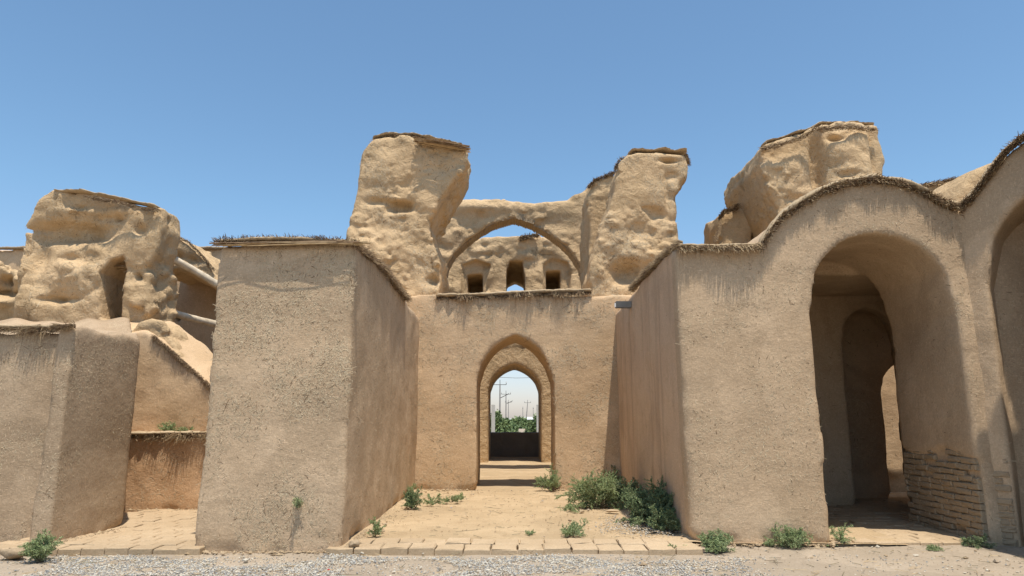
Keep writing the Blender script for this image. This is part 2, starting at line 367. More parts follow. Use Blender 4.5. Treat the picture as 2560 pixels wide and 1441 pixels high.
def arc(cx, z0, hw, zs, apex, n=16, p=2.0, pointed=False, foot=-.5):
    """opening outline: jambs, then a round (superellipse) or pointed head"""
    pts = [(cx-hw, foot), (cx-hw, zs)]
    for i in range(1, n):
        t = i/n*2-1
        if pointed:
            a = abs(t); h = (1-a**1.75)**.72 if a > .0 else 1
            h = (1-a)*.28+(1-a**2.3)**.6*.72
        else: h = (1-abs(t)**p)**(1/p)
        pts.append((cx+t*hw, zs+(apex-zs)*h))
    pts += [(cx+hw, zs), (cx+hw, foot)]
    return pts
def box(x, y, z, X, Y_, Z_, k=.03): return smax(smax(rng_(X[0], X[1], x), rng_(Y_[0], Y_[1], y), k), rng_(Z_[0], Z_[1], z), k)
def sstep(a, b, v): t = np.clip((v-a)/(b-a), 0, 1); return t*t*(3-2*t)

# ------------------------------------------------------------------ ground
def ground():
    xs = np.r_[-3000, -400, -60, -20, np.arange(-10, 12.01, .08), 20, 60, 400, 3000]
    ys = np.r_[-60, -5, 3, np.arange(6, 20, .08), 24, 30, 45, 90, 400, 1500, 5000]
    x = xs[:, None, None]; y = ys[None, :, None]; r = np.random.default_rng(2)
    def n2(s, seed):
        v = [c/s-math.floor(c.min()/s) for c in (xs.clip(-12, 14), ys.clip(4, 22))]
        lat = np.random.default_rng(seed).uniform(-1, 1, [int(a.max())+2 for a in v]); o = []
        i = v[0].astype(int); f = v[0]-i; f = f*f*(3-2*f); j = v[1].astype(int); g = v[1]-j; g = g*g*(3-2*g)
        A = lat[i]*(1-f)[:, None]+lat[i+1]*f[:, None]; return A[:, j]*(1-g)[None]+A[:, j+1]*g[None]
    Z = .012*n2(.9, 1)+.006*n2(.3, 4)+.004*n2(.12, 5)-.012
    X, Yg = np.meshgrid(xs, ys, indexing='ij'); V = np.stack([X, Yg, Z], -1).reshape(-1, 3)
    a, b = len(xs), len(ys); I = np.arange(a*b).reshape(a, b)
    Q = np.stack([I[:-1, :-1], I[1:, :-1], I[1:, 1:], I[:-1, 1:]], -1).reshape(-1, 4)
    tag(put('ground', mesh(V, Q), mats=('grey_dirt',)), kind='structure')
    # sandy court floor, level with the kerb bricks
    xs2 = np.arange(-5.2, 5.2, .07); ys2 = np.arange(9.55, 33, .07); X, Yg = np.meshgrid(xs2, ys2, indexing='ij')
    rr = np.random.default_rng(8)
    def nn(s, seed):
        u = (X-xs2[0])/s; v = (Yg-ys2[0])/s; i = u.astype(int); j = v.astype(int); f = u-i; g = v-j; f = f*f*(3-2*f); g = g*g*(3-2*g)
        l = np.random.default_rng(seed).uniform(-1, 1, (i.max()+2, j.max()+2))
        return (l[i, j]*(1-f)+l[i+1, j]*f)*(1-g)+(l[i, j+1]*(1-f)+l[i+1, j+1]*f)*g
    edge = np.exp(-np.minimum(np.abs(X+2.1), np.abs(X-2.4))/.12)*.035*(Yg < 17)
    Z = .040+.018*nn(1.3, 1)+.008*nn(.35, 2)+.005*nn(.15, 3)+edge; Z[:, :3] -= .02
    V = np.stack([X, Yg, Z], -1).reshape(-1, 3); a, b = X.shape; I = np.arange(a*b).reshape(a, b)
    Q = np.stack([I[:-1, :-1], I[1:, :-1], I[1:, 1:], I[:-1, 1:]], -1).reshape(-1, 4)
    tag(put('court_floor', mesh(V, Q), mats=('sand',)), kind='structure')
ground()

def rock_verts(r, c, s, flat=.7):
    base = np.array([(1, 0, 0), (-1, 0, 0), (0, 1, 0), (0, -1, 0), (0, 0, 1), (0, 0, -1)], float)
    return base
OCT = np.array([(1, 0, 0), (0, 1, 0), (-1, 0, 0), (0, -1, 0), (0, 0, 1), (0, 0, -1)], float)
OCTF = np.array([(0, 1, 4), (1, 2, 4), (2, 3, 4), (3, 0, 4), (1, 0, 5), (2, 1, 5), (3, 2, 5), (0, 3, 5)])
def stones(name, pts, sizes, label=None, cat=None, mats=('stone_grey', 'stone_pale'), seed=1, kind='stuff'):
    r = np.random.default_rng(seed); n = len(pts)
    V = OCT[None]*r.uniform(.55, 1.25, (n, 6, 1))*np.asarray(sizes)[:, None, None]
    V = V+r.normal(0, .18, (n, 6, 3))*np.asarray(sizes)[:, None, None]; V[:, :, 2] *= .65
    a = r.uniform(0, 6.28, n); ca, sa = np.cos(a)[:, None], np.sin(a)[:, None]
    V = np.stack([V[..., 0]*ca-V[..., 1]*sa, V[..., 0]*sa+V[..., 1]*ca, V[..., 2]], -1)+np.asarray(pts)[:, None]
    T = (np.arange(n)[:, None, None]*6+OCTF[None]).reshape(-1, 3)
    mi = np.repeat(r.integers(0, len(mats), n), 8)
    return tag(put(name, mesh(V.reshape(-1, 3), None, mi, False, Ft=T), mats=mats), label, cat, kind=kind)
r = np.random.default_rng(11)
def scatter(n, x0, x1, y0, y1, keep): 
    p = np.stack([r.uniform(x0, x1, n), r.uniform(y0, y1, n), np.zeros(n)], 1); return p[keep(p)]
def gmask(p):
    x, y = p[:, 0], p[:, 1]
    e = 8.92+.1*np.sin(x*2.1)+.06*np.sin(x*5.3); dens = np.clip((e-y)/.25, 0, 1)
    dens *= np.clip(1.15-np.clip(x-1.2, 0, 9)*.55, .04, 1)*np.clip((x+5.9)*.8, .05, 1)
    dens *= np.where(np.sin(x*1.3+y*3.1)+np.sin(x*2.9-y*2.2+1) < -.55, .12, 1)*np.where(np.sin(x*5.3+y*7.1)+np.sin(x*3.9-y*9.2) < -1, .3, 1)
    return r.random(len(x)) < dens
pg = scatter(60000, -6.5, 6.5, 7.2, 9.05, gmask)
stones('gravel', pg, r.uniform(.005, .015, len(pg)), 'grey gravel scattered along the front edge', 'gravel', seed=3)
pg = scatter(5200, .9, 2.4, 9.75, 12.0, lambda p: r.random(len(p)) < np.exp(-(((p[:, 0]-1.85)/.42)**2+((p[:, 1]-10.8)/.7)**2)))
pg[:, 2] = .075
stones('gravel', pg, r.uniform(.006, .016, len(pg)), 'pale gravel spilled under the dark bush', 'gravel', mats=('stone_pale', 'cap_mud', 'stone_grey'), seed=4)
pg = scatter(1500, -2.0, 2.3, 9.7, 16.2, lambda p: r.random(len(p)) < .25+.75*np.exp(-np.minimum(np.abs(p[:, 0]+2), np.abs(p[:, 0]-2.3))/.35))
pg[:, 2] = .075
stones('pebbles', pg, r.exponential(.006, len(pg))+.004, 'small clods and pebbles strewn over the sandy court', 'pebbles', mats=('adobe_brick', 'sand', 'grey_dirt'), seed=5)
def footpts(n, lines):
    o = []
    for (x0, y0, x1, y1) in lines:
        m = int(n*math.hypot(x1-x0, y1-y0)); t = r.random(m); nx, ny = y1-y0, -(x1-x0); q = math.hypot(nx, ny)
        d = r.exponential(.05, m); o.append(np.stack([x0+(x1-x0)*t+nx/q*d, y0+(y1-y0)*t+ny/q*d, np.full(m, .01)], 1))
    return np.concatenate(o)
ff = np.concatenate([footpts(130, [(-4.0, 9.08, -2.1, 9.08), (2.4, 9.58, 4.2, 9.58)]), footpts(130, [(-2.08, 9.1, -2.15, 16.3)])+(0, 0, .05), footpts(110, [(-2.1, 16.36, -1.0, 16.36), (1.0, 16.36, 2.3, 16.36)])+(0, 0, .05), footpts(120, [(-6.12, 9.28, -5.87, 9.28), (-5.84, 9.3, -5.70, 10.7), (-7.8, 12.72, -5, 12.72)])+(0, 0, .06)])
stones('clods', ff, np.minimum(r.exponential(.010, len(ff)), .03)+.006, 'fallen mud clods along the feet of the walls', 'clods', mats=('adobe_brick', 'cap_mud'), seed=61)
pg = scatter(2600, -8, 7, 7.2, 9.9, lambda p: r.random(len(p)) < .6)
stones('pebbles', pg, r.exponential(.006, len(pg))+.004, 'clods and pebbles strewn on the dirt before the walls', 'pebbles', mats=('adobe_brick', 'grey_dirt', 'stone_pale'), seed=6)

def litter(name, n, x0, x1, y0, y1, z, label, seed):
    r = np.random.default_rng(seed); c = np.stack([r.uniform(x0, x1, n), r.uniform(y0, y1, n), np.full(n, z)], 1); a = r.uniform(0, 6.28, n); L = (r.exponential(.03, n)+.015)[:, None]
    d = np.stack([np.cos(a), np.sin(a), r.normal(0, .08, n)], 1); s_ = np.stack([-np.sin(a), np.cos(a), 0*a], 1); w_ = .0028; Z = np.array([0, 0, w_*1.8])
    V = np.stack([c-d*L+s_*w_, c-d*L-s_*w_, c-d*L+Z, c+d*L+s_*w_, c+d*L-s_*w_, c+d*L+Z], 1).reshape(-1, 3); o = np.arange(n)[:, None]*6
    Q = np.concatenate([o+np.array([[0, 3, 5, 2]]), o+np.array([[2, 5, 4, 1]])])
    tag(put(name, mesh(V, Q, np.tile((r.random(n) < .5).astype(int), 2), False), mats=('twig', 'reed_pale')), label, 'twigs', kind='stuff')
litter('twigs', 420, -2.0, 2.3, 9.8, 16.3, .065, 'dry twigs and straws lying on the sandy court', 1)
litter('twigs', 500, -6.5, 6.5, 7.5, 9.5, .008, 'dry twigs and straws lying on the dirt in front', 2)
# ---- bricks
def bricks(name, cells, mat, parent=None, label=None, cat=None, kind=None, jit=.006, seed=1, sub=True, xform=None):
    """cells: (x0,x1,y0,y1,z0,z1); each a worn block with a bevelled, wavy top"""
    r = np.random.default_rng(seed); V = []; Q = []
    for (x0, x1, y0, y1, z0, z1) in cells:
        k = len(V); b = min(.012, (z1-z0)*.3, (x1-x0)*.2, (y1-y0)*.2); dz = r.normal(0, jit*.6); sk = r.normal(0, jit, 4)
        X = [x0, x0+b, (x0+x1)/2, x1-b, x1]; Yv = [y0, y0+b, (y0+y1)/2, y1-b, y1]; n = 5
        top = [[0]*n for _ in range(n)]
        for i in range(n):
            for j in range(n):
                e = (i in (0, n-1))+(j in (0, n-1))
                top[i][j] = len(V); V.append([X[i]+r.normal(0, jit*.6)+sk[0]*.5, Yv[j]+r.normal(0, jit*.6)+sk[1]*.5, z1+dz-(b*.9 if e == 1 else b*1.6 if e == 2 else 0)+r.normal(0, jit*.35)])
        for i in range(n-1):
            for j in range(n-1): Q.append((top[i][j], top[i+1][j], top[i+1][j+1], top[i][j+1]))
        ring = [top[i][0] for i in range(n)]+[top[n-1][j] for j in range(1, n)]+[top[i][n-1] for i in range(n-2, -1, -1)]+[top[0][j] for j in range(n-2, 0, -1)]
        lowr = []
        for q in ring:
            v = V[q]; lowr.append(len(V)); V.append([v[0], v[1], z0])
        m = len(ring)
        for a in range(m): Q.append((ring[a], lowr[a], lowr[(a+1) % m], ring[(a+1) % m]))
    V = np.array(V)
    if xform: V = xform(V)
    org = (V[:, 0].mean(), V[:, 1].mean(), max(0, V[:, 2].min()))
    o = put(name, mesh(V, Q, smooth=False, origin=org), parent, org, (mat,)); return tag(o, label, cat, kind=kind)
cells = []; rr = np.random.default_rng(4)
for row, (y0, y1, off) in enumerate(((9.0, 9.36, 0), (9.375, 9.74, -.17))):
    x = -2.28+off
    while x < 2.42:
        wd = rr.uniform(.3, .35); cells.append((max(x, -2.3), min(x+wd-.014, 2.38), y0+rr.normal(0, .008), y1+rr.normal(0, .006), -.1, .056+rr.normal(0, .006))); x += wd
cells = [c for c in cells if c[1]-c[0] > .08]
bricks('brick_kerb', cells, 'paver', None, 'two rows of square mud bricks edging the sandy court', 'kerb', jit=.008)
def paving(label, x0, x1, y0, y1, top, ang, seed, inside):
    r = np.random.default_rng(seed); c = []; s = .29
    for i in range(-20, 60):
        for j in range(-20, 40):
            cx, cy = x0+i*s+(j % 2)*s/2, y0+j*s
            if inside(cx, cy): c.append((cx, cx+s-.012, cy, cy+s-.012, -.1, top+r.normal(0, .004)))
    return bricks('brick_paving', c, 'paver', None, label, None, 'structure', jit=.005, seed=seed)
paving('left', -9, -3.5, 8.95, 12.7, .07, 0, 21, lambda x, y: -6.6 < x < -3.9 and 8.9 < y < 12.9)
paving('right', 3.9, 9, 9.62, 15, .035, 0, 22, lambda x, y: 3.9 < x < 9 and 9.5 < y < 15.9)

# ------------------------------------------------------------------ left court wall (big pier running back to the facade)
YL, YR, YB = 9.1, 9.6, 16.4
def t_left(x, y): return 3.93+.07*sstep(9.1, 11, y)+sstep(.1, 1.8, -2.15-x)*1.8*sstep(11.5, 16.5, y)
LW = thing('mud_wall', 'thick straw-flecked mud wall left of the sandy court with its blank front end', 'wall', (-3, YL, 0))
xb = -3.93
build('wall', (-3.98, YL, -.2), (-2.05, 18.0, 6.2), .055,
      lambda x, y, z: smax(box(x, y, z, (xb+.0*z, -2.1-.012*(y-9)), (YL+.012*z, 17.9), (-.3, 9), .015), (z-t_left(x, y))*.75, .05),
      'render_grey', LW, amp=(.018, .007), foot=.09, seed=11, straw=14000)
fr = [(-4.0, YL, 3.95), (-3.4, YL, 3.99), (-2.6, YL, 3.98), (-2.06, YL, 3.93)]
reeds('thatch_coping', fr, (0, -1, 0), 1100, LW, length=(.01, .08), up=(-.5, .7), thick=.05, seed=1, hang=.05, clump=.9)
bundle('reed_bundle', P(560, 612, 9.05), P(905, 607, 9.05), LW, n=34, rad=.02)
lumpcap('mud_cap', [(-3.95, YL+.1, 3.97), (-3.2, YL+.1, 4.0), (-2.2, YL+.1, 3.97)], LW, .12, .03)
sd = [(-2.1, y, z) for y, z in ((9.1, 3.92), (9.9, 3.97), (11.2, 4.05), (12.3, 4.02), (13.9, 4.0))]
reeds('thatch_coping', sd, (1, 0, 0), 4200, LW, length=(.02, .11), up=(-.35, .35), spread=.35, thick=.05, seed=2, hang=.12, clump=.3)

# ------------------------------------------------------------------ facade with the pointed doorway
DW = thing('mud_wall', 'warm mud facade wall with a pointed doorway at the back of the court', 'wall', (0, YB, 0))
dxl, dxr = P(1191, 1100, YB)[0], P(1387, 1100, YB)[0]; dap = P(1290, 838, YB)[2]; dsp = P(1290, 940, YB)[2]
ZT = 4.52
DOOR = arc((dxl+dxr)/2, 0, (dxr-dxl)/2, dsp-.1, dap, pointed=True)
build('wall', (-2.75, YB, -.2), (2.95, YB+1.8, ZT+.1), .055,
      lambda x, y, z: smax(box(x, y, z, (-2.7, 2.9), (YB, YB+1.8), (-.3, ZT+.02*np.sin(x*3)), .02), -poly(DOOR, x, z), .015),
      'render_warm', DW, amp=(.02, .008), foot=.05, seed=21, straw=7000)
cp = [P(1090, 742, YB-.02), P(1200, 740, YB-.02), P(1330, 733, YB-.02), P(1480, 729, YB-.02)]
reeds('thatch_coping', cp, (0, -1, 0), 2300, DW, length=(.02, .16), up=(-.7, .1), spread=.4, thick=.06, seed=6, hang=.15, clump=.9, rad=.006)
lumpcap('mud_cap', [(a, b+.06, c+.035) for a, b, c in cp], DW, .13, .045, seed=4)

# ------------------------------------------------------------------ right court wall + vaulted entrance block
RW = thing('mud_wall', 'tall mud wall with a big round-headed arch, right of the sandy court', 'wall', (4.2, YR, 0))
top = XZ([(1690, 619), (1760, 618), (1840, 617), (1905, 613), (1935, 568), (1960, 540), (2010, 505), (2060, 478), (2120, 457), (2190, 448), (2240, 455), (2290, 470), (2350, 500), (2405, 522)], YR)
xl = top[0][0]
OUT = [(xl+.03, -.5)]+top+[(6.9, 4.6), (10, 4.75), (10, -.5)]
ARCH = arc(5.19, 0, 1.02, 3.05, P(2185, 583, YR)[2], p=2.2)
AB = arc(7.0, 0, .55, 3.1, 3.77, p=2.0); AC = arc(8.35, 0, .6, 2.1, 2.8, p=2.2)
def rw(x, y, z):
    zt = z-.0*y
    o = poly(OUT, x, z)
    d = smax(o, rng_(YR+.012*z, 15.3, y), .02)
    d = smax(d, -smax(poly(ARCH, x, z), y-11.5, .02), .02)
    d = smax(d, -smax(smax(rng_(3.4+0*y, 9.2, x), rng_(11.45, 13.6, y), .05), z-4.0, .05), .04)
    d = smax(d, -smax(poly(AB, x, z), rng_(13.5, 14.0, y), .02), .015)
    d = smax(d, -smax(smax(rng_(6.2, 9.5, x), rng_(13.95, 14.8, y), .05), z-3.8, .05), .04)
    d = smax(d, -smax(poly(AC, x, z), rng_(14.7, 16, y), .02), .04)
    d = smax(d, -box(x, y, z, (1, 2.7), (9.95, 16), (-1, 9), .02), .02)
    d = smax(d, -box(x, y, z, (8.25, 9.4), (14.02, 14.75), (2, 9), .05), .03)  # unseen roof gap, added so bounced sun brightens the inner arch wall
    # leave room for the bare brick foot of the right jamb
    d = smax(d, -box(x, y, z, (6.0, 6.262), (9.3, 11.6), (-.5, 1.14+.06*np.sin(y*5)), .02), .015)
    return d
build('wall', (xl-.05, YR, -.2), (10, 15.3, 4.9), .06, rw, 'render_grey', RW, amp=(.018, .007), foot=.09, seed=31, straw=16000)
cpr = [(a, YR-.02, b) for a, b in top]
reeds('thatch_coping', cpr[:4], (0, -1, 0), 1100, RW, length=(.02, .13), up=(-.6, .1), thick=.03, seed=12, hang=.1, clump=.9, pale=.5)
reeds('thatch_coping', cpr[3:], (0, -1, 0), 3200, RW, length=(.01, .075), up=(-.5, .5), spread=.8, thick=.065, seed=13, hang=.04, clump=.75, rad=.005)
lumpcap('mud_cap', [(a, b+.12, c+.03) for a, b, c in cpr[:4]], RW, .12, .035, seed=5)
lumpcap('mud_cap', [(a, b+.13, c+.045) for a, b, c in cpr[3:]], RW, .13, .055, seed=6)
# court side of the block, a separate streaked wall mass
RS = thing('mud_wall', 'water-streaked mud wall along the right side of the court', 'wall', (3, 12, 0))
def t_right(x, y): return 4.06+.06*sstep(9.6, 11, y)+sstep(.1, 1.8, x-2.42)*1.9*sstep(11.0, 16.0, y)*(1-.75*sstep(3.3, 4.1, x))
build('wall', (2.28, YR+.05, -.2), (4.3, 18, 6.2), .055,
      lambda x, y, z: smax(box(x, y, z, (2.345+.016*(y-9.6), 4.2), (YR+.22, 17.9), (-.3, 9), .015), (z-t_right(x, y))*.75, .05),
      'render_streaked', RS, amp=(.02, .005), foot=.09, seed=41, straw=1500)
sr = [(2.36, y, z) for y, z in ((9.6, 4.05), (10.8, 4.12), (12.6, 4.15), (13.6, 4.13))]
reeds('thatch_coping', sr, (-1, 0, 0), 3800, RS, length=(.02, .11), up=(-.1, .5), spread=.35, thick=.05, seed=14, clump=.4, pale=.45)
sp_o = P(1546, 762, 14.0)
# rain spout (open sheet-metal trough with a white inside end)
def simple(name, V, Q, mat, parent=None, org=None, smooth=False):
    org = org or tuple(np.mean(V, 0)); return put(name, mesh(V, Q, None, smooth, origin=org), parent, org, (mat,))
def boxmesh(x0, x1, y0, y1, z0, z1):
    V = [(x, y, z) for x in (x0, x1) for y in (y0, y1) for z in (z0, z1)]
    return V, [(0, 1, 3, 2), (4, 6, 7, 5), (0, 4, 5, 1), (2, 3, 7, 6), (0, 2, 6, 4), (1, 5, 7, 3)]
def multibox(name, boxes, mat, parent=None, org=None):
    V = []; Q = []
    for b in boxes:
        v, q = boxmesh(*b); Q += [tuple(i+len(V) for i in f) for f in q]; V += v
    return simple(name, V, Q, mat, parent, org)
SP = thing('rain_spout', 'grey sheet metal rain spout jutting from the top of the streaked wall', 'spout', sp_o)
sx, sy, sz = sp_o
multibox('trough', [(sx-.06, sx+.32, sy-.07, sy-.062, sz-.06, sz+.06), (sx-.06, sx+.32, sy+.062, sy+.07, sz-.06, sz+.06), (sx-.06, sx+.32, sy-.07, sy+.07, sz-.068, sz-.06)], 'sheet_metal', SP)
multibox('spout_end', [(sx-.09, sx-.062, sy-.075, sy-.067, sz-.06, sz+.02)], 'white_paint', SP)

# brick foot of the jamb
def brick_face(name, parent, s0, s1, z1, fx, seed, course=.085, blen=.29, dep=.2, miss=.05):
    """fx maps (s, t, z) -> world; t is how far a brick sits out of the wall face"""
    r = np.random.default_rng(seed); V = []; Q = []; z = .0; row = 0
    while z < z1:
        s = s0-(row % 2)*blen/2
        while s < s1:
            a, b = max(s, s0), min(s+blen*r.uniform(.85, 1.1), s1)
            if b-a > .05 and r.random() > miss*(1+3*(z > z1-.2)):
                t = r.uniform(-.014, .002); k = len(V); g = .0035; jz = r.normal(0, .005)
                n = 5; zz = [z+g, z+g+.012, z+course*.5, z+course-g-.014, z+course-g]; ss = [a+g, a+g+.014, (a+b)/2, b-g-.014, b-g]
                for i in range(5):
                    for j in range(5):
                        e = (i in (0, 4))+(j in (0, 4)); V.append((ss[i]+r.normal(0, .003), t-(0 if e == 0 else .012 if e == 1 else .02)+r.normal(0, .004), zz[j]+jz+r.normal(0, .003)))
                for i in range(4):
                    for j in range(4): Q.append((k+i*5+j, k+(i+1)*5+j, k+(i+1)*5+j+1, k+i*5+j+1))
                ring = [i*5 for i in range(5)]+[20+j for j in range(1, 5)]+[i*5+4 for i in range(3, -1, -1)]+[j for j in range(3, 0, -1)]
                kk = len(V)
                for q in ring: v = V[k+q]; V.append((v[0], -dep, v[2]))
                m = len(ring)
                for q in range(m): Q.append((k+ring[q], kk+q, kk+(q+1) % m, k+ring[(q+1) % m]))
            s = b if b > a else s+blen
            s += .006 if s < s1 else 0
        z += course*r.uniform(.95, 1.06); row += 1
    W = np.array([fx(*v) for v in V]); org = tuple(W.mean(0)); org = (org[0], org[1], 0)
    return put(name, mesh(W, Q, None, False, origin=org), parent, org, ('adobe_brick',))
brick_face('brick_foot', RW, 9.66, 11.45, 1.18, lambda s, t, z: (6.205-t, s, z), 3, dep=.08, miss=.06)

# diagonal wall at the far right
u = np.array((.66, -.75)); u = u/np.linalg.norm(u); nb_ = np.array((-u[1], u[0])); C0 = np.array((6.40, 9.60))
DR = thing('mud_wall', 'slanting mud wall with an arch cut off by the right edge', 'wall', (C0[0], C0[1], 0))
OUTR = [(-.3, -.5), (-.3, 4.5), (0, 4.6), (.15, 4.7), (.4, 4.98), (.62, 5.24), (.8, 5.36), (1.2, 5.46), (2.0, 5.5), (2.9, 5.0), (2.9, -.5)]
ARR = arc(1.32, 0, 1.12, 3.4, 4.72, p=2.1)
toW = lambda V: np.stack([C0[0]+u[0]*V[:, 0]+nb_[0]*V[:, 1], C0[1]+u[1]*V[:, 0]+nb_[1]*V[:, 1], V[:, 2]], 1)
def fdr(x, y, z):
    d = smax(poly(OUTR, x, z), rng_(.01*z, 3.2, y), .06)
    d = smax(d, -smax(poly(ARR, x, z), y-2.6, .03), .05)
    return smax(d, -box(x, y, z, (-.6, .18), (-.2, .035), (-.5, 1.0), .02), .02)
build('wall', (-.35, 0, -.2), (2.9, 3.2, 5.7), .06, fdr, 'render_grey', DR, amp=(.015, .006), seed=51, straw=1500, world=toW)
dpath = [tuple(toW(np.array([[s, -.02, z]]))[0]) for s, z in OUTR[2:9]]
reeds('thatch_coping', dpath, (-nb_[0], -nb_[1], 0), 2600, DR, length=(.01, .08), up=(-.4, .6), spread=.8, thick=.07, seed=15, clump=.3, rad=.005)
lumpcap('mud_cap', [(a+.08, b+.1, c+.05) for a, b, c in dpath], DR, .12, .05, seed=8)
brick_face('brick_foot', DR, -.02, .175, 1.05, lambda s, t, z: tuple(toW(np.array([[s, -t+.012, z]]))[0]), 5, dep=.05, miss=.2)
PR = thing('mud_wall', 'unseen mud pier added just outside the right edge to cast shade', 'wall', (7.4, 7.4, 0))  # unseen pier, added to throw the ground shadow at lower right
build('wall', (6.66, 6.3, -.2), (8.6, 8.35, 6.4), .1, lambda x, y, z: box(x, y, z, (6.7, 8.5), (6.4, 8.3), (-.3, 6.4), .05), 'render_grey', PR, seed=55)
# sunlit wall seen through the arches
IW = thing('mud_wall', 'sunlit mud wall seen deep through the round-headed arch', 'wall', (9.5, 16.3, 0))
build('wall', (7.5, 16.3, -.2), (13, 17.3, 3.7), .07, lambda x, y, z: smax(box(x, y, z, (7.6, 13), (16.4, 17.2), (-.3, 3.6), .05), -box(x, y, z, (5, 14), (16, 16.47), (-.5, .38+.05*np.sin(x*7)), .02), .03), 'render_warm', IW, seed=61, straw=800)

# ------------------------------------------------------------------ eroded ruins
def bump(x, z, feats, Y0):
    """feats (px,py,rx,ry,depth): pushes the front surface back (+) or forward (-) round a photo point"""
    o = 0
    for f in feats:
        px, py, rx, ry, dp = f[:5]
        cx, _, cz = P(px, py, Y0); k = Y0/F; p = f[5] if len(f) > 5 else 2
        q = (np.abs((x-cx)/(rx*k))**p+np.abs((z-cz)/(ry*k))**p); o = o+dp*np.exp(-q)
    return o
def ruin(name, parent, outline, Y0, th, feats=(), amp=(.10, .07, .045, .022), seed=1, h=.06, k=.12, cut=None, lean=0, mat='eroded_mud', extra=None, straw=0, post=None):
    pts = XZ(outline, Y0); xs = [p[0] for p in pts]; zs = [p[1] for p in pts]
    def fn(x, y, z):
        b = bump(x, z, feats, Y0)
        d = smax(poly(pts, x, z), rng_(Y0+b, Y0+th, y+0*x+0*z) if not lean else np.maximum(Y0+b-lean*(z-zs_min)-y, y-Y0-th), k)
        if cut is not None: d = smax(d, -cut(x, y, z), .05)
        if extra is not None: d = smin(d, extra(x, y, z), .2)
        return d
    zs_min = min(zs)
    return build(name, (min(xs)-.2, Y0-.9, min(zs)-.2), (max(xs)+.2, Y0+max(th, 2.6 if extra is not None else 0)+.3, max(zs)+.3), h, fn, mat, parent, amp=amp, seed=seed, straw=straw, post=post)
AMPT = (.06, .04, .032, .03)
# left dome remnant
TA = thing('ruined_tower', 'tall eroded dome stump left of the big broken arch', 'ruin', (-3, 17.5, 4))
ruin('eroded_mass', TA, [(856, 790), (862, 620), (876, 540), (890, 465), (900, 400), (908, 372), (932, 344), (1000, 337), (1060, 343), (1110, 355), (1164, 372), (1168, 400), (1150, 430), (1118, 468), (1092, 512), (1072, 552), (1080, 590), (1098, 650), (1100, 790)], 16.7, 2.4,
     [(1000, 516, 34, 15, .34, 3), (945, 505, 34, 10, .16), (905, 640, 70, 60, -.25), (1085, 700, 16, 14, .25), (1060, 480, 22, 60, -.06), (940, 570, 60, 10, .05)], seed=101, h=.045, k=.1, amp=AMPT, straw=5000)
bundle('reed_cap', P(1045, 352, 16.55), P(1168, 372, 16.55), TA, n=150, rad=.07, seed=2, mat='reed')
reeds('reed_cap', [P(935, 350, 16.8), P(985, 342, 16.8), P(1045, 342, 16.8)], (0, -1, 0), 500, TA, length=(.02, .09), up=(-.3, .3), spread=1.6, thick=.08, seed=21, rad=.006)
lumpcap('mud_cap', [P(932, 347, 17), P(985, 340, 17), P(1040, 341, 17), P(1100, 353, 17), P(1160, 369, 17)], TA, .25, .04, seed=3)
# right dome remnant
TB = thing('ruined_tower', 'tall eroded dome stump right of the big broken arch', 'ruin', (3.3, 17.5, 4))
ruin('eroded_mass', TB, [(1478, 790), (1474, 690), (1494, 610), (1512, 560), (1538, 480), (1548, 415), (1566, 386), (1640, 377), (1716, 381), (1727, 410), (1724, 438), (1702, 464), (1694, 510), (1698, 560), (1706, 615), (1722, 790)], 16.7, 2.2,
     [(1565, 682, 40, 26, .4, 3), (1600, 575, 26, 16, .12), (1645, 535, 20, 12, .2), (1668, 480, 8, 60, .10), (1672, 402, 20, 5, .22), (1640, 640, 60, 30, -.1)], seed=202, h=.045, k=.1, amp=AMPT, straw=5000)
reeds('reed_cap', [P(1535, 425, 16.8), P(1548, 402, 16.8), P(1585, 386, 16.8), P(1605, 386, 16.8)], (-.7, -.7, 0), 420, TB, length=(.02, .1), up=(-.3, .3), spread=.6, thick=.1, seed=22, rad=.006)
reeds('reed_cap', [P(1712, 386, 17.2), P(1722, 405, 17.2)], (1, -.2, 0), 350, TB, length=(.02, .09), spread=.6, thick=.12, seed=23, rad=.006)
lumpcap('mud_cap', [P(1570, 384, 17), P(1640, 379, 17), P(1715, 383, 17)], TB, .25, .035, seed=13)
TE = thing('ruined_tower', 'small mud stump behind the right dome stump, beside the broken arch', 'ruin', (2.4, 19.5, 4))
ruin('eroded_mass', TE, [(1472, 740), (1470, 600), (1468, 500), (1475, 466), (1500, 445), (1540, 432), (1570, 460), (1570, 740)], 19.3, 1.8, [], amp=AMPT, seed=303, h=.06)
reeds('reed_cap', [P(1470, 468, 19.3), P(1490, 450, 19.3), P(1538, 432, 19.3)], (-.4, -.9, 0), 600, TE, length=(.03, .12), spread=.8, thick=.08, seed=24, rad=.006)
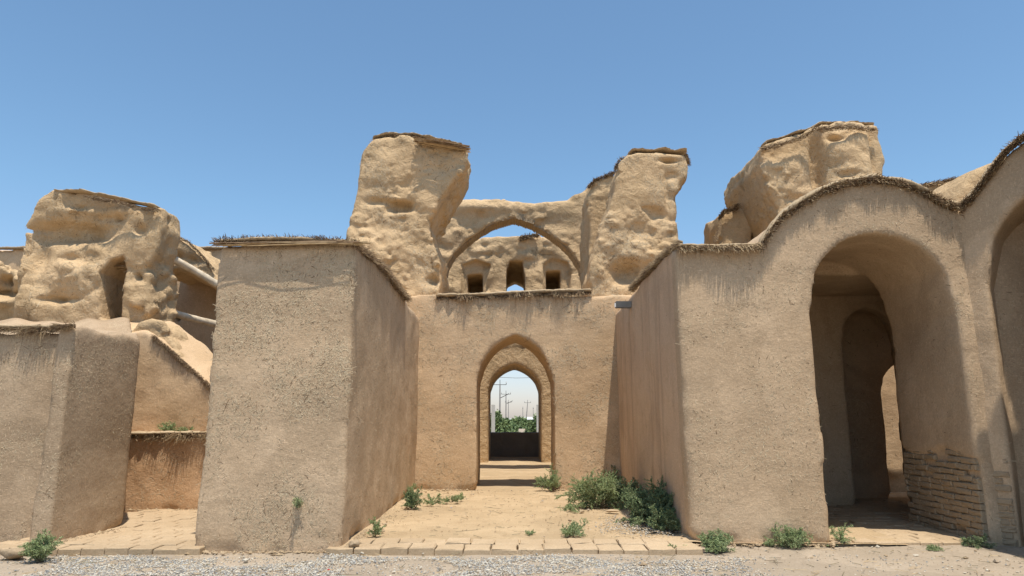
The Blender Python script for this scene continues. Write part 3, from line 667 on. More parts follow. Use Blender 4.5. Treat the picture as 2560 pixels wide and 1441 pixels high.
# broken arch spanning the chamber
BA = thing('broken_arch', 'broad broken mud-brick arch spanning between the two dome stumps', 'arch', (0, 22.6, 4))
ring = [(1102, 780), (1104, 725), (1107, 700), (1118, 661), (1133, 633), (1167, 601), (1202, 575), (1236, 557), (1260, 550), (1283, 543), (1305, 549), (1330, 558), (1358, 572), (1396, 598), (1428, 628), (1450, 662), (1461, 700), (1464, 780)]
YA = 22.4
ARC2 = XZ(ring, YA)
OA = XZ([(1040, 800), (1055, 560), (1085, 510), (1140, 500), (1200, 502), (1245, 497), (1290, 503), (1340, 506), (1420, 498), (1455, 480), (1478, 455), (1530, 450), (1530, 800)], YA)
build('arch_wall', (OA[0][0]-.2, YA-.3, 5.0), (OA[-1][0]+.2, YA+1.0, 10), .06,
      lambda x, y, z: smax(smax(poly(OA, x, z), rng_(YA+bump(x, z, [(1200, 520, 90, 14, -.18), (1380, 560, 60, 20, .08)], YA), YA+.85, y), .1), -(poly(ARC2, x, z)+.1), .05),
      'eroded_mud', BA, amp=(.05, .05, .04, .025), seed=404, post=lambda D, x, y, z: smax(D, -(poly(ARC2, x, z)+.02*noise(x, y, z, .25, 7)), .03))
# voussoirs, set on edge round the soffit edge
def vouss():
    pts = np.array(ARC2[1:-1]); seg = np.linalg.norm(np.diff(pts, axis=0), axis=1); cum = np.r_[0, np.cumsum(seg)]; r = np.random.default_rng(5)
    V = []; Q = []; s = 0
    while s < cum[-1]-.05:
        th = r.uniform(.07, .1); e = min(s+th-.012, cum[-1]); a = [np.interp(s, cum, pts[:, k]) for k in (0, 1)]; b = [np.interp(e, cum, pts[:, k]) for k in (0, 1)]
        d = np.array(b)-a; d /= np.linalg.norm(d)+1e-9; n = np.array((-d[1], d[0])); 
        mid = abs(s/cum[-1]-.5); hh = r.uniform(.16, .26)*(1 if mid < .2 else .25); o = r.uniform(-.012, .012); y0 = YA-.0+r.uniform(-.03, .03)+(.12 if mid > .12 else .03)
        A = [np.array(a)-n*(.02+o), np.array(b)-n*(.02+o), np.array(b)+n*hh, np.array(a)+n*hh]; k = len(V)
        for yy in (y0, YA+.84):
            for q in A: V.append((q[0], yy, q[1]))
        Q += [(k, k+1, k+2, k+3), (k+7, k+6, k+5, k+4), (k, k+4, k+5, k+1), (k+1, k+5, k+6, k+2), (k+3, k+2, k+6, k+7), (k, k+3, k+7, k+4)]
        s += th
    return simple('brick_ring', V, Q, 'adobe_brick', BA)
vouss()
# far wall of the chamber: ground doorway, three niches above
FW = thing('ruined_wall', 'far mud wall of the open chamber with three upper niches and a pointed doorway', 'wall', (0, 27, 0))
YF = 27.0
fx0, fx1 = P(1220, 1100, YF)[0], P(1354, 1100, YF)[0]
D2 = arc((fx0+fx1)/2, 0, (fx1-fx0)/2, P(1286, 975, YF)[2], P(1286, 911, YF)[2], pointed=True)
OF = XZ([(700, 1300), (700, 700), (900, 640), (1010, 610), (1140, 600), (1200, 594), (1290, 592), (1345, 588), (1400, 604), (1500, 640), (1640, 690), (1800, 720), (1800, 1300)], YF)
n1 = XZ([(1168, 780), (1168, 686), (1206, 682), (1206, 780)], YF); n1b = XZ([(1152, 780), (1154, 662), (1190, 650), (1228, 662), (1216, 700), (1210, 780)], YF)
n2 = XZ([(1267, 790), (1266, 672), (1275, 652), (1306, 652), (1312, 690), (1309, 790)], YF)
n3 = XZ([(1366, 780), (1366, 676), (1402, 674), (1402, 780)], YF); n3b = XZ([(1358, 780), (1358, 660), (1380, 645), (1420, 655), (1428, 690), (1416, 780)], YF)
n2b = XZ([(1267, 790), (1267, 722), (1288, 712), (1309, 722), (1309, 790)], YF+3.2)
def ffw(x, y, z):
    return smax(poly(OF, x, z), rng_(YF, YF+3.2, y), .15)
def pfw(d, x, y, z):
    d = np.where(z < 4.4, smax(rng_(YF+.03, YF+3.2, y)+.01*noise(x, y, z, .5, 3), poly(OF, x, z), .05), d)
    d = smax(d, -poly(D2, x, z), .04)
    d = smax(d, -smax(poly(n1, x, z), y-YF-2.7, .03), .05); d = smax(d, -smax(poly(n3, x, z), y-YF-2.7, .03), .05)
    d = smax(d, -smax(poly(n1b, x, z), y-YF-.25, .03), .08); d = smax(d, -smax(poly(n3b, x, z), y-YF-.25, .03), .08)
    d = smax(d, -smax(poly(n2, x, z), y-YF-2.4, .03), .05); d = smax(d, -poly(n2b, x, z), .03)
    return d
build('wall', (-8, YF-.3, -.2), (8.2, YF+3.3, 9.3), .08, ffw, 'eroded_mud', FW, amp=(.10, .07, .04, .02), seed=505, post=pfw)
reeds('reed_cap', [P(1298, 597, YF-.1), P(1345, 588, YF-.1)], (0, -1, 0), 450, FW, length=(.05, .16), up=(-.3, .5), spread=.8, thick=.12, seed=26, rad=.01)
for sg, lab in ((-1, 'left'), (1, 'right')):
    CW = thing('mud_wall', 'chamber side wall running back on the %s of the doorway axis' % lab, 'wall', (4.4*sg, 22, 0))
    build('wall', (min(3.9*sg, 5.2*sg), 18.2, -.2), (max(3.9*sg, 5.2*sg), 27, 5.4), .14, lambda x, y, z: box(x, y, z, (min(3.9*sg, 5.2*sg), max(3.9*sg, 5.2*sg)), (18.2, 27), (-.3, 5.3), .1), 'eroded_mud', CW, seed=60+sg)
# dark covered passage behind
PS = thing('covered_passage', 'dark roofed passage with a low wall beyond the second doorway', 'passage', (0, 30, 0))
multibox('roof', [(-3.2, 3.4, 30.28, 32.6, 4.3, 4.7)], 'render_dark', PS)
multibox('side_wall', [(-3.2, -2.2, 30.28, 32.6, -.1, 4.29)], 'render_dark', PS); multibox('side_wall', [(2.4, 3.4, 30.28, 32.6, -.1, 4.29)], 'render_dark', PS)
build('low_wall', (-2.2, 31.5, -.1), (2.4, 31.9, 1.15), .06, lambda x, y, z: box(x, y, z, (-2.25, 2.45), (31.5, 31.9), (-.2, 1.09), .08), 'low_wall_dark', PS, seed=66)

# right rear tower
TC = thing('ruined_tower', 'big overhanging mud ruin rising behind the round-headed arch', 'ruin', (6.5, 17, 4))
ruin('eroded_mass', TC, [(2005, 700), (1985, 600), (1955, 540), (1925, 470), (1898, 410), (1902, 364), (1960, 338), (2010, 328), (2036, 312), (2120, 308), (2192, 314), (2206, 360), (2214, 400), (2204, 440), (2196, 480), (2196, 560), (2210, 700)], 16.2, 2.9,
     [(2120, 420, 60, 90, -.3, 4), (2085, 352, 18, 8, .25), (2045, 430, 16, 110, .25, 4), (1975, 430, 40, 50, -.12), (2150, 460, 30, 40, -.12), (2176, 400, 6, 70, .12), (2110, 445, 30, 8, .12), (1990, 500, 30, 12, .15)], seed=606, h=.045, k=.1, amp=AMPT, straw=5000)
reeds('reed_cap', [P(1903, 372, 16.1), P(1950, 362, 16.0), P(2010, 340, 16.0), P(2040, 322, 15.9), P(2120, 317, 15.9), P(2188, 323, 16)], (0, -1, 0), 900, TC, length=(.02, .12), up=(-.4, .1), spread=1.2, thick=.09, seed=27, rad=.006)
lumpcap('mud_cap', [P(1905, 362, 16.5), P(2010, 330, 16.5), P(2045, 314, 16.5), P(2120, 311, 16.5), P(2180, 317, 16.5)], TC, .25, .035, seed=23)
TD = thing('ruined_tower', 'low mud stump at the left foot of the overhanging ruin', 'ruin', (5.5, 18.5, 4))
ruin('eroded_mass', TD, [(1800, 640), (1797, 560), (1800, 530), (1840, 514), (1880, 510), (1890, 640)], 18.2, 1.5, [], amp=AMPT, seed=707)
reeds('reed_cap', [P(1797, 545, 18.1), P(1810, 530, 18.1), P(1843, 518, 18.1)], (-.5, -.8, 0), 700, TD, length=(.04, .14), spread=.8, thick=.1, seed=28, rad=.006)
reeds('reed_cap', [P(1788, 600, 17.9), P(1800, 560, 18)], (-.9, -.4, 0), 400, TD, length=(.04, .14), spread=.8, thick=.1, seed=29, rad=.006)
# back of roof, between the vault and the slanting wall
MB_ = thing('mud_roof', 'sunlit mud roof ridge in the dip beside the slanting wall', 'roof', (7.5, 13.5, 4.5))
ruin('eroded_mass', MB_, [(2230, 560), (2260, 470), (2330, 452), (2400, 440), (2450, 428), (2450, 560)], 13.2, 1.6, [], amp=(.03, .02, .01, .01), seed=808)
reeds('reed_cap', [P(2270, 470, 13.15), P(2340, 457, 13.15), P(2445, 438, 13.15)], (0, -1, 0), 500, MB_, length=(.02, .1), spread=.8, thick=.06, seed=30, rad=.005)
LB = thing('mud_roof', 'rounded mud hump behind the rising coping at far right', 'roof', (7.5, 11.5, 4.5))
ruin('eroded_mass', LB, [(2395, 600), (2395, 490), (2410, 450), (2450, 415), (2500, 395), (2600, 360), (2600, 600)], 11.4, 1.5, [], amp=(.03, .02, .01, .01), seed=809)

# ------------------------------------------------------------------ left rear
LF = thing('mud_wall', 'low dark straw-flecked mud wall at the far left front', 'wall', (-7, 9.6, 0))
TOPL = lambda x, y: 2.84+.03*np.sin(x*3)+.27*sstep(10.2, 12, y)+.45*sstep(12, 14, y)-.04*sstep(9.9, 10.7, y)*sstep(-7, -6, x)+.03*np.sin(x*9+y*7)*sstep(9.4, 9.9, y)
def flf(x, y, z):
    d = box(x, y, z, (-16, -5.72-.62*np.maximum(0, y-10.75)-.10*np.maximum(0, 10.75-y)), (9.68+.008*z, 14.2), (-.3, 9), .015)
    d = smin(d, box(x, y, z, (-6.12, -5.87+.10*(y-9.3)), (9.3+.008*z, 10.8), (-.3, 9), .015), .012)
    return smax(d, (z-TOPL(x, y))*.8, .03)
build('wall', (-12, 9.2, -.2), (-5.8, 14.2, 4.2), .06, flf, 'render_dark', LF, amp=(.014, .007), foot=.09, seed=71, straw=10000)
lp = [(-10, 9.66, 2.86), (-8, 9.66, 2.86), (-6.15, 9.66, 2.84)]
reeds('thatch_coping', lp, (0, -1, 0), 1900, LF, length=(.03, .14), up=(-.5, .3), thick=.05, seed=31, hang=.15, pale=.5, clump=.8)
reeds('thatch_coping', [(-6.14, 9.28, 2.82), (-5.86, 9.28, 2.84)], (0, -1, 0), 350, LF, length=(.02, .1), up=(-.3, .3), thick=.04, seed=32, pale=.5)
lumpcap('mud_cap', [(-10, 9.75, 2.88), (-8, 9.75, 2.9), (-6.2, 9.75, 2.87)], LF, .14, .04, seed=33)
OW = thing('mud_wall', 'low orange mud wall behind the left brick paving', 'wall', (-6, 12.7, 0))
YO = 12.75; zo = P(400, 1086, YO)[2]
build('wall', (-8, YO, -.1), (-3.9, YO+.75, zo+.1), .05, lambda x, y, z: box(x, y, z, (-8, -3.9), (YO, YO+.7), (-.3, zo-.03), .05), 'render_orange', OW, amp=(.02, .01), foot=.09, seed=81, straw=900)
op = [(-8, YO, zo), (-6.5, YO, zo-.01), (-6.1, YO, zo), (-5, YO, zo), (-4, YO, zo)]
reeds('thatch_coping', op, (0, -1, 0), 3000, OW, length=(.04, .2), up=(-.5, .2), spread=.8, thick=.04, seed=34, pale=.6, clump=1.0, hang=.06, rad=.005)
lumpcap('mud_cap', [(a, b+.14, c+.025) for a, b, c in op], OW, .2, .03, seed=35)
UW = thing('mud_wall', 'mud wall with a steeply sloping reed-edged top behind the orange wall', 'wall', (-6, 13.4, 0))
YU = 13.45
dl = XZ([(325, 832), (360, 826), (384, 840), (430, 880), (480, 925), (516, 957), (560, 1000)], YU)
OU = [(-8.2, -.3), (-8.2, 3.3)]+dl+[(-3.9, 1.6), (-3.9, -.3)]
def fuw(x, y, z):
    return smax(poly(OU, x, z-.33*np.clip(y-YU, 0, 1.2)), rng_(YU, YU+1.1, y), .05)
build('wall', (-8.2, YU, -.2), (-3.9, YU+1.1, 4.6), .055, fuw, 'render_warm', UW, amp=(.02, .012), seed=91, straw=900)
up_ = [(a, YU-.01, b) for a, b in dl[2:]]
reeds('thatch_coping', up_, (0, -1, 0), 1500, UW, length=(.02, .1), up=(-.5, .1), spread=.5, thick=.04, seed=36, hang=.1)
ruin('mud_lump', UW, [(300, 900), (318, 830), (345, 806), (376, 797), (402, 803), (420, 824), (440, 870), (450, 900)], 13.53, .8, amp=(.05, .05, .03, .02), seed=95, h=.035, k=.12)
# big left ruin
TL = thing('ruined_tower', 'bulky eroded mud ruin with a dark doorway at upper left', 'ruin', (-10, 14.5, 3))
doorL = XZ([(256, 800), (254, 684), (280, 652), (312, 640), (308, 700), (302, 745), (298, 800)], 14.3)
tb0, tb1 = P(70, 600, 15.3)[0], P(335, 600, 15.3)[0]
ruin('eroded_mass', TL, [(10, 900), (38, 770), (56, 700), (64, 620), (62, 560), (74, 522), (98, 498), (136, 478), (220, 480), (290, 493), (350, 508), (398, 520), (404, 560), (396, 620), (378, 650), (374, 900)], 14.3, 1.0,
     [(170, 580, 92, 26, .34, 4), (95, 640, 22, 50, .2), (150, 750, 45, 7, .2), (290, 545, 14, 7, .2), (200, 520, 20, 7, .15), (350, 575, 14, 14, .15), (342, 690, 9, 9, .2), (200, 700, 70, 40, -.12), (240, 528, 90, 10, -.1), (175, 645, 30, 12, .12)],
     seed=909, h=.05, k=.1, straw=5000, amp=(.07, .07, .07, .035), post=lambda D, x, y, z: smax(D, -smax(poly(doorL, x, z), y-16.2, .05), .03),
     extra=lambda x, y, z: box(x, y, z, (tb0, tb1), (14.8, 16.9), (2, 5.6), .1))
reeds('reed_cap', [P(215, 490, 14.1), P(290, 503, 14.1), P(350, 520, 14.1), P(400, 525, 14.2)], (0, -1, 0), 500, TL, length=(.02, .12), up=(-.4, .1), spread=1.2, thick=.05, seed=37, rad=.005)
lumpcap('mud_cap', [P(142, 481, 14.4), P(220, 483, 14.4), P(300, 498, 14.4), P(400, 520, 14.4)], TL, .22, .035, seed=38)
lq = P(275, 668, 14.6)
bundle('door_lintel', (lq[0]-.35, 14.7, lq[2]+.02), (lq[0]+.45, 14.5, lq[2]-.02), TL, n=14, rad=.05, seed=39)
# overhanging sloping mass with the shaded wall beneath
SE = thing('ruined_wall', 'sloping mud mass over a shaded recessed wall between ruin and grey pier', 'wall', (-9, 18, 2))
ruin('eroded_mass', SE, [(395, 680), (395, 560), (432, 590), (470, 606), (500, 634), (540, 682), (560, 730), (500, 700), (440, 668)], 16.8, 2.0, [(440, 640, 20, 12, .2), (480, 650, 20, 12, .2)], amp=(.06, .05, .04, .02), seed=111)
build('back_wall', (-11, 18.3, -.2), (-4, 18.8, 5.6), .08, lambda x, y, z: smax(box(x, y, z, (-11, -5.5), (18.35, 18.8), (-.3, 5.5), .05), -box(x, y, z, (P(432, 870, 18.35)[0], P(446, 860, 18.35)[0]), (18, 18.6), (P(0, 805, 18.35)[2], P(0, 782, 18.35)[2]), .02), .02), 'render_grey', SE, seed=112)
reeds('reed_cap', [P(432, 590, 16.8), P(470, 604, 16.8), P(500, 634, 16.8), P(535, 676, 16.8)], (0, -1, 0), 600, SE, length=(.02, .1), spread=.8, thick=.05, seed=40)
def beam(a, b, rad, label, seed):
    a = np.array(a); b = np.array(b); d = (b-a)/np.linalg.norm(b-a); s = np.cross(d, (0, 0, 1.)); s /= np.linalg.norm(s); t = np.cross(s, d)
    r = np.random.default_rng(seed); k = 12; m = 14; V = []; ph = r.uniform(0, 6)
    for i in range(m):
        c = a+(b-a)*i/(m-1)+t*.005*math.sin(ph+i*.6)
        for j in range(k): V.append(c+rad*(1.08-.012*i+.05*math.sin(i*.4+j)+r.normal(0, .03))*(s*math.cos(j*6.283/k)+t*math.sin(j*6.283/k)))
    V += [a, b]; Q = [(i*k+j, i*k+(j+1) % k, (i+1)*k+(j+1) % k, (i+1)*k+j) for i in range(m-1) for j in range(k)]
    T = [(m*k, (j+1) % k, j) for j in range(k)]+[(m*k+1, (m-1)*k+j, (m-1)*k+(j+1) % k) for j in range(k)]
    o = put('roof_beam', mesh(V, Q, Ft=T, origin=a), None, tuple(a), ('timber',)); tag(o, label, 'beam', 'bare roof beams')
beam(P(400, 628, 15.0), P(548, 714, 15.9), .085, 'upper pale timber beam slanting between ruin and grey pier', 1)
beam(P(400, 774, 15.2), P(560, 817, 16.8), .08, 'lower pale timber beam low in the shaded gap', 2)
FL = thing('mud_wall', 'long distant mud wall on the skyline at far left', 'wall', (-12, 22, 0))
ZL = P(30, 622, 21)[2]
build('wall', (-22, 21, 0), (-6, 22, ZL+.1), .1, lambda x, y, z: box(x, y, z, (-22, -6), (21, 22), (-.3, ZL), .08), 'render_warm', FL, amp=(.05, .03, .02, .02), seed=121)
lumpcap('mud_cap', [(-20, 20.95, ZL), (-8, 20.95, ZL)], FL, .12, .05, mat='adobe_brick', seed=44)
RM = thing('rubble_mound', 'lumpy eroded mud mound below the distant wall at the left edge', 'mound', (-11, 17, 2))
ruin('eroded_mass', RM, [(-300, 900), (-300, 670), (0, 672), (50, 675), (130, 700), (130, 900)], 17, 2.5, [(10, 700, 20, 10, .4), (30, 735, 22, 8, .4), (15, 760, 20, 8, -.3), (0, 720, 25, 12, .3), (45, 700, 14, 10, -.2)], amp=(.2, .16, .12, .04), seed=131)

# ------------------------------------------------------------------ plants
def shrub(c, hgt, rad, nst, label, mat='leaf_bright', seed=1, lean=(0, 0), name='shrub', cat='shrub', leaf=.016, dens=1.0, group=None, flat=.0):
    r = np.random.default_rng(seed); t = thing(name, label, cat, c, group); c = np.array(c, float)
    SV = []; SQ = []; LC = []; LD = []
    def stem(p, d, L, w_, lv):
        n = 7; pts = [p]; dd = d/np.linalg.norm(d)
        for i in range(n):
            dd = dd+r.normal(0, .12, 3)+np.array([0, 0, -.03+flat*-.1]); dd /= np.linalg.norm(dd); pts.append(pts[-1]+dd*L/n)
        pts = np.array(pts); sx = np.cross(dd, (0, 0, 1.)); sx /= np.linalg.norm(sx)+1e-6; sy = np.cross(sx, dd)
        k = len(SV)
        for i, q in enumerate(pts):
            ww = w_*(1-.8*i/n)
            for a in (0, 2.09, 4.19): SV.append(q+ww*(sx*math.cos(a)+sy*math.sin(a)))
        for i in range(n):
            for a in range(3): SQ.append((k+i*3+a, k+i*3+(a+1) % 3, k+i*3+3+(a+1) % 3, k+i*3+3+a))
        if lv < 2:
            for j in range(int(6 if lv == 0 else 4)):
                f = r.uniform(.25, 1); q = pts[int(f*n)]; stem(q, dd+r.normal(0, .75, 3)+np.array([0, 0, .15]), L*r.uniform(.25, .5), w_*.5, lv+1)
        m = int((L*260 if lv == 0 else L*420)*dens)
        f = r.uniform(.15 if lv == 0 else 0, 1, m)**.8*n; i0 = np.clip(f.astype(int), 0, n-1)
        q = pts[i0]+(pts[i0+1]-pts[i0])*(f-i0)[:, None]; LC.append(q); LD.append(np.tile(dd, (m, 1)))
    for i in range(nst):
        a = r.uniform(0, 6.283); o = r.uniform(.15, 1)**.8
        d = np.array([math.cos(a)*rad*o+lean[0], math.sin(a)*rad*o+lean[1], hgt*(1.15-.6*o)])
        stem(c+np.array([math.cos(a), math.sin(a), 0])*rad*.12*r.random(), d, np.linalg.norm(d)*r.uniform(.75, 1.1), .004+.004*hgt, 0)
    q = np.concatenate(LC); dd = np.concatenate(LD); n = len(q)
    d = dd*.7+r.normal(0, .7, (n, 3)); d /= np.linalg.norm(d, axis=1)[:, None]; s = np.cross(d, r.normal(0, 1, (n, 3))); s /= np.linalg.norm(s, axis=1)[:, None]
    L = (leaf*r.uniform(.7, 1.6, n))[:, None]; q[:, 2] = np.maximum(q[:, 2], c[2]+.004)
    V = np.stack([q, q+d*L*.5+s*L*.17, q+d*L, q+d*L*.5-s*L*.17], 1).reshape(-1, 3)
    V[:, 2] = np.maximum(V[:, 2], c[2]+.002)
    Q = np.arange(n*4).reshape(-1, 4)
    mi = (r.random(n) < .3).astype(int); other = 'leaf_tree' if mat != 'leaf_dark' else 'leaf_bright'
    put('foliage', mesh(V, Q, mi, False, origin=c), t, tuple(c), (mat, other))
    put('stems', mesh(SV, SQ, None, True, origin=c), t, tuple(c), ('twig',)); return t
def sh(px, py, hgt, rad, nst, label, z=.06, **kw):
    g = G(px, py, z); return shrub((g[0], g[1], z), hgt, rad, nst, label, **kw)
sh(1495, 1268, .56, .56, 44, 'large feathery bright green bush near the foot of the right court wall', seed=1, dens=1.2)
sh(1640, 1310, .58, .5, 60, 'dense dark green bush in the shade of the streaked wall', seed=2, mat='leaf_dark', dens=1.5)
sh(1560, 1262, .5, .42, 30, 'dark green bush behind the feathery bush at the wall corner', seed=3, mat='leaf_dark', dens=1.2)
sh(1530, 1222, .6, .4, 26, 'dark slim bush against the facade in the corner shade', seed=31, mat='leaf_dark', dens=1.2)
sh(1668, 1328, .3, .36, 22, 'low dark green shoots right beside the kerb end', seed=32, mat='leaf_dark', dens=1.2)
sh(1378, 1226, .42, .38, 20, 'green weed at the right jamb of the pointed doorway', seed=4)
sh(1428, 1338, .15, .22, 22, 'small round green weed just behind the kerb bricks', seed=5, leaf=.013)
sh(1326, 1338, .05, .1, 8, 'tiny green sprig behind the middle of the kerb', seed=6, leaf=.012)
sh(1030, 1272, .3, .18, 18, 'upright green weed at the foot of the left court wall', seed=7, mat='leaf_dark')
sh(1022, 1240, .3, .2, 8, 'thin dry weed in the left corner of the court', seed=8, dens=.6)
sh(1082, 1262, .22, .18, 10, 'pale thin weed right of the left court wall', seed=9, dens=.7)
sh(1128, 1256, .16, .2, 10, 'low pale weed left of the doorway', seed=10, dens=.7)
sh(1152, 1250, .12, .15, 8, 'smallest pale weed nearest the doorway on its left', seed=11, dens=.6)
sh(1430, 1278, .14, .2, 10, 'grey green weed among stones left of the feathery bush', seed=12, dens=.7)
sh(937, 1342, .22, .1, 8, 'slim weed near the kerb at the left court wall', seed=13, dens=.8)
sh(1790, 1378, .22, .21, 34, 'round bright green weed at the foot of the right wall front', z=0, seed=14, leaf=.014, dens=1.3)
sh(1975, 1368, .25, .27, 26, 'wide bright green weed left of the round-headed arch', z=0, seed=15, leaf=.014)
sh(1918, 1366, .06, .06, 6, 'tiny green sprout beside the wide weed', z=0, seed=16, leaf=.012)
sh(2104, 1360, .22, .2, 10, 'sparse yellow green weed at the left jamb of the round-headed arch', z=0, seed=17, dens=.6)
sh(2340, 1374, .05, .14, 9, 'flat green weed on the sunlit dirt before the arch', z=0, seed=18, flat=.5, leaf=.013)
sh(2436, 1366, .12, .2, 16, 'shaded green weed at the foot of the brick jamb', z=0, seed=19, mat='leaf_dark', leaf=.013)
sh(2530, 1360, .2, .12, 10, 'shaded weed at the foot of the slanting wall', z=0, seed=20, mat='leaf_dark', leaf=.013)
sh(1686, 1378, .06, .14, 12, 'low green weed in front of the right end of the kerb', z=0, seed=21, leaf=.013)
sh(98, 1404, .3, .17, 26, 'feathery green weed at the foot of the far left wall', z=0, seed=22)
g = P(432, 1082, YO+.4); shrub((g[0], g[1], zo+.02), .2, .25, 12, 'sparse green weed growing on top of the orange wall', seed=23, dens=.8)
g = P(470, 1082, YO+.45); shrub((g[0], g[1], zo+.02), .12, .2, 8, 'smaller weed on the orange wall near the grey pier', seed=24, dens=.7)
g = P(742, 1270, YL-.02)
shrub((g[0], g[1]-.02, g[2]), .14, .1, 9, 'dry brown tuft sprouting from the front of the grey pier', seed=25, dens=.25, name='weed', cat='weed')

# ------------------------------------------------------------------ loose stones and litter
def rock(px, py, s, label, z=.06, mat='adobe_brick', seed=1, name='stone', cat='stone', sc3=(1, .8, .6)):
    r = np.random.default_rng(seed); g = G(px, py, z); lo = (-s*1.4, -s*1.4, -s); hi = (s*1.4, s*1.4, s); pl = [(r.normal(0, 1, 3), r.uniform(.6, .95)) for _ in range(9)]
    pl = [(a/np.linalg.norm(a), b) for a, b in pl]
    def fn(x, y, z_):
        X, Y_, Z_ = x/sc3[0], y/sc3[1], z_/sc3[2]; d = np.sqrt(X*X+Y_*Y_+Z_*Z_)-s
        for a, b in pl: d = smax(d, a[0]*X+a[1]*Y_+a[2]*Z_-b*s*.85, s*.08)
        return d*.8
    return tag(build(name, lo, hi, s/7, fn, mat, None, origin=(0, 0, -s*.35), amp=(.0, s*.05), seed=seed), label, cat), g
def rk(*a, **k):
    o, g = rock(*a, **k); o.location = (g[0], g[1], g[2]+.0); return o
rk(888, 1366, .085, 'reddish broken brick lying at the left end of the kerb', z=.07, seed=2, sc3=(1, .8, .75))
rk(1432, 1258, .05, 'brown stone left of the feathery bush', seed=3)
rk(1453, 1282, .06, 'pale stone among the gravel by the feathery bush', seed=4, mat='cap_mud')
rk(1425, 1305, .045, 'brown stone on the sand before the gravel spill', seed=5)
rk(1530, 1282, .10, 'flat pale brick piece under the feathery bush', seed=6, mat='paver', sc3=(1.3, .8, .3))
rk(1388, 1240, .03, 'small dark clod by the doorway weed', seed=7)
rk(952, 1332, .05, 'flat stone beside the slim weed at the left wall', seed=8, sc3=(1.2, .8, .4))
rk(1238, 1330, .016, 'tiny dark pebble in the middle of the sand', seed=9)
rk(30, 1398, .16, 'broken lump of mud brick at the foot of the far left wall', z=0, seed=10, sc3=(1.2, .8, .5))
rk(70, 1385, .12, 'smaller mud brick lump beside the far left weed', z=0, seed=11, sc3=(1.2, .8, .5))
rk(615, 1405, .04, 'white pebble before the grey pier', z=0, seed=12, mat='stone_pale')
rk(905, 1385, .03, 'pebble at the edge of the gravel below the broken brick', z=0, seed=13, mat='stone_pale')
rk(2215, 1392, .03, 'brown clod on the dirt before the arch', z=0, seed=14)
rk(822, 1426, .022, 'scrap of red plastic on the gravel', z=.01, seed=15, mat='red_plastic', name='plastic_scrap', cat='litter', sc3=(1, .5, .4))
rk(1128, 1271, .022, 'scrap of blue plastic on the sand', z=.07, seed=16, mat='blue_plastic', name='plastic_scrap', cat='litter', sc3=(1, .6, .3))

# ------------------------------------------------------------------ far view through the doorway
def tube(pts, rad, k=8):
    V = []; Q = []; pts = [np.array(p, float) for p in pts]
    for i, p in enumerate(pts):
        d = pts[min(i+1, len(pts)-1)]-pts[max(i-1, 0)]; d /= np.linalg.norm(d); s = np.cross(d, (0, 0, 1.) if abs(d[2]) < .9 else (1., 0, 0)); s /= np.linalg.norm(s); t = np.cross(d, s)
        rr_ = rad[i] if hasattr(rad, '__len__') else rad
        for j in range(k): V.append(p+rr_*(s*math.cos(j*6.2832/k)+t*math.sin(j*6.2832/k)))
    for i in range(len(pts)-1):
        for j in range(k): Q.append((i*k+j, i*k+(j+1) % k, (i+1)*k+(j+1) % k, (i+1)*k+j))
    return V, Q
def join(parts):
    V = []; Q = []
    for v, q in parts: Q += [tuple(i+len(V) for i in f) for f in q]; V += list(v)
    return V, Q
def power_pole(px, ytop, H, label, arm=1.1, brace=False, tilt=0):
    v = (CY-ytop)/F; el = PITCH+math.atan(v); Y = (H-EYE)/math.tan(el); X = P(px, ytop, Y)[0]
    t = thing('power_pole', label, 'power pole', (X, Y, 0), 'power poles beyond the ruin')
    V, Q = tube([(X-tilt, Y, 0), (X-tilt*.3, Y, H*.6), (X, Y, H-.9)], [.16, .13, .1]); simple('post', V, Q, 'concrete', t, (X, Y, 0), True)
    pr = [tube([(X, Y, H-1), (X, Y, H)], .05), tube([(X-arm, Y, H-.85), (X+arm, Y, H-.85)], .05), tube([(X-arm, Y, H-.85), (X-arm, Y, H-.5)], .05), tube([(X+arm, Y, H-.85), (X+arm, Y, H-.5)], .05)]
    V, Q = join(pr); simple('crossarm', V, Q, 'dark_steel', t, (X, Y, H))
    if brace: V, Q = tube([(X, Y, H-3.2), (X+1.6, Y, H-2.4)], .06); simple('brace', V, Q, 'dark_steel', t, (X, Y, H))
    for o in (-arm, arm): V, Q = tube([(X+o, Y, H-.52), (X+o, Y, H-.3)], .09, 6); simple('insulator', V, Q, 'white_paint', t, (X+o, Y, H))
    return X, Y
a1 = power_pole(1250, 950, 8.6, 'tallest and nearest power pole, leftmost in the doorway', brace=True)
a2 = power_pole(1265, 977, 8.6, 'second power pole from the left in the doorway', brace=True)
power_pole(1271, 1000, 8.6, 'third power pole from the left in the doorway')
power_pole(1307, 1017, 7.5, 'thin power pole just right of the doorway centre', arm=.1)
power_pole(1319, 1000, 7.5, 'leaning power pole right of the doorway centre', arm=.9, tilt=.6)
power_pole(1333, 1017, 7.5, 'short power pole rightmost in the doorway', arm=.1)
w0, w1 = P(1225, 943, 120), P(1350, 946, 120)
V, Q = tube([P(1180, 941, 120), P(1290, 945.5, 120), P(1400, 943, 120)], .035, 5); tag(simple('power_line', V, Q, 'dark_steel'), 'thin power line crossing the sky in the doorway', 'wire')
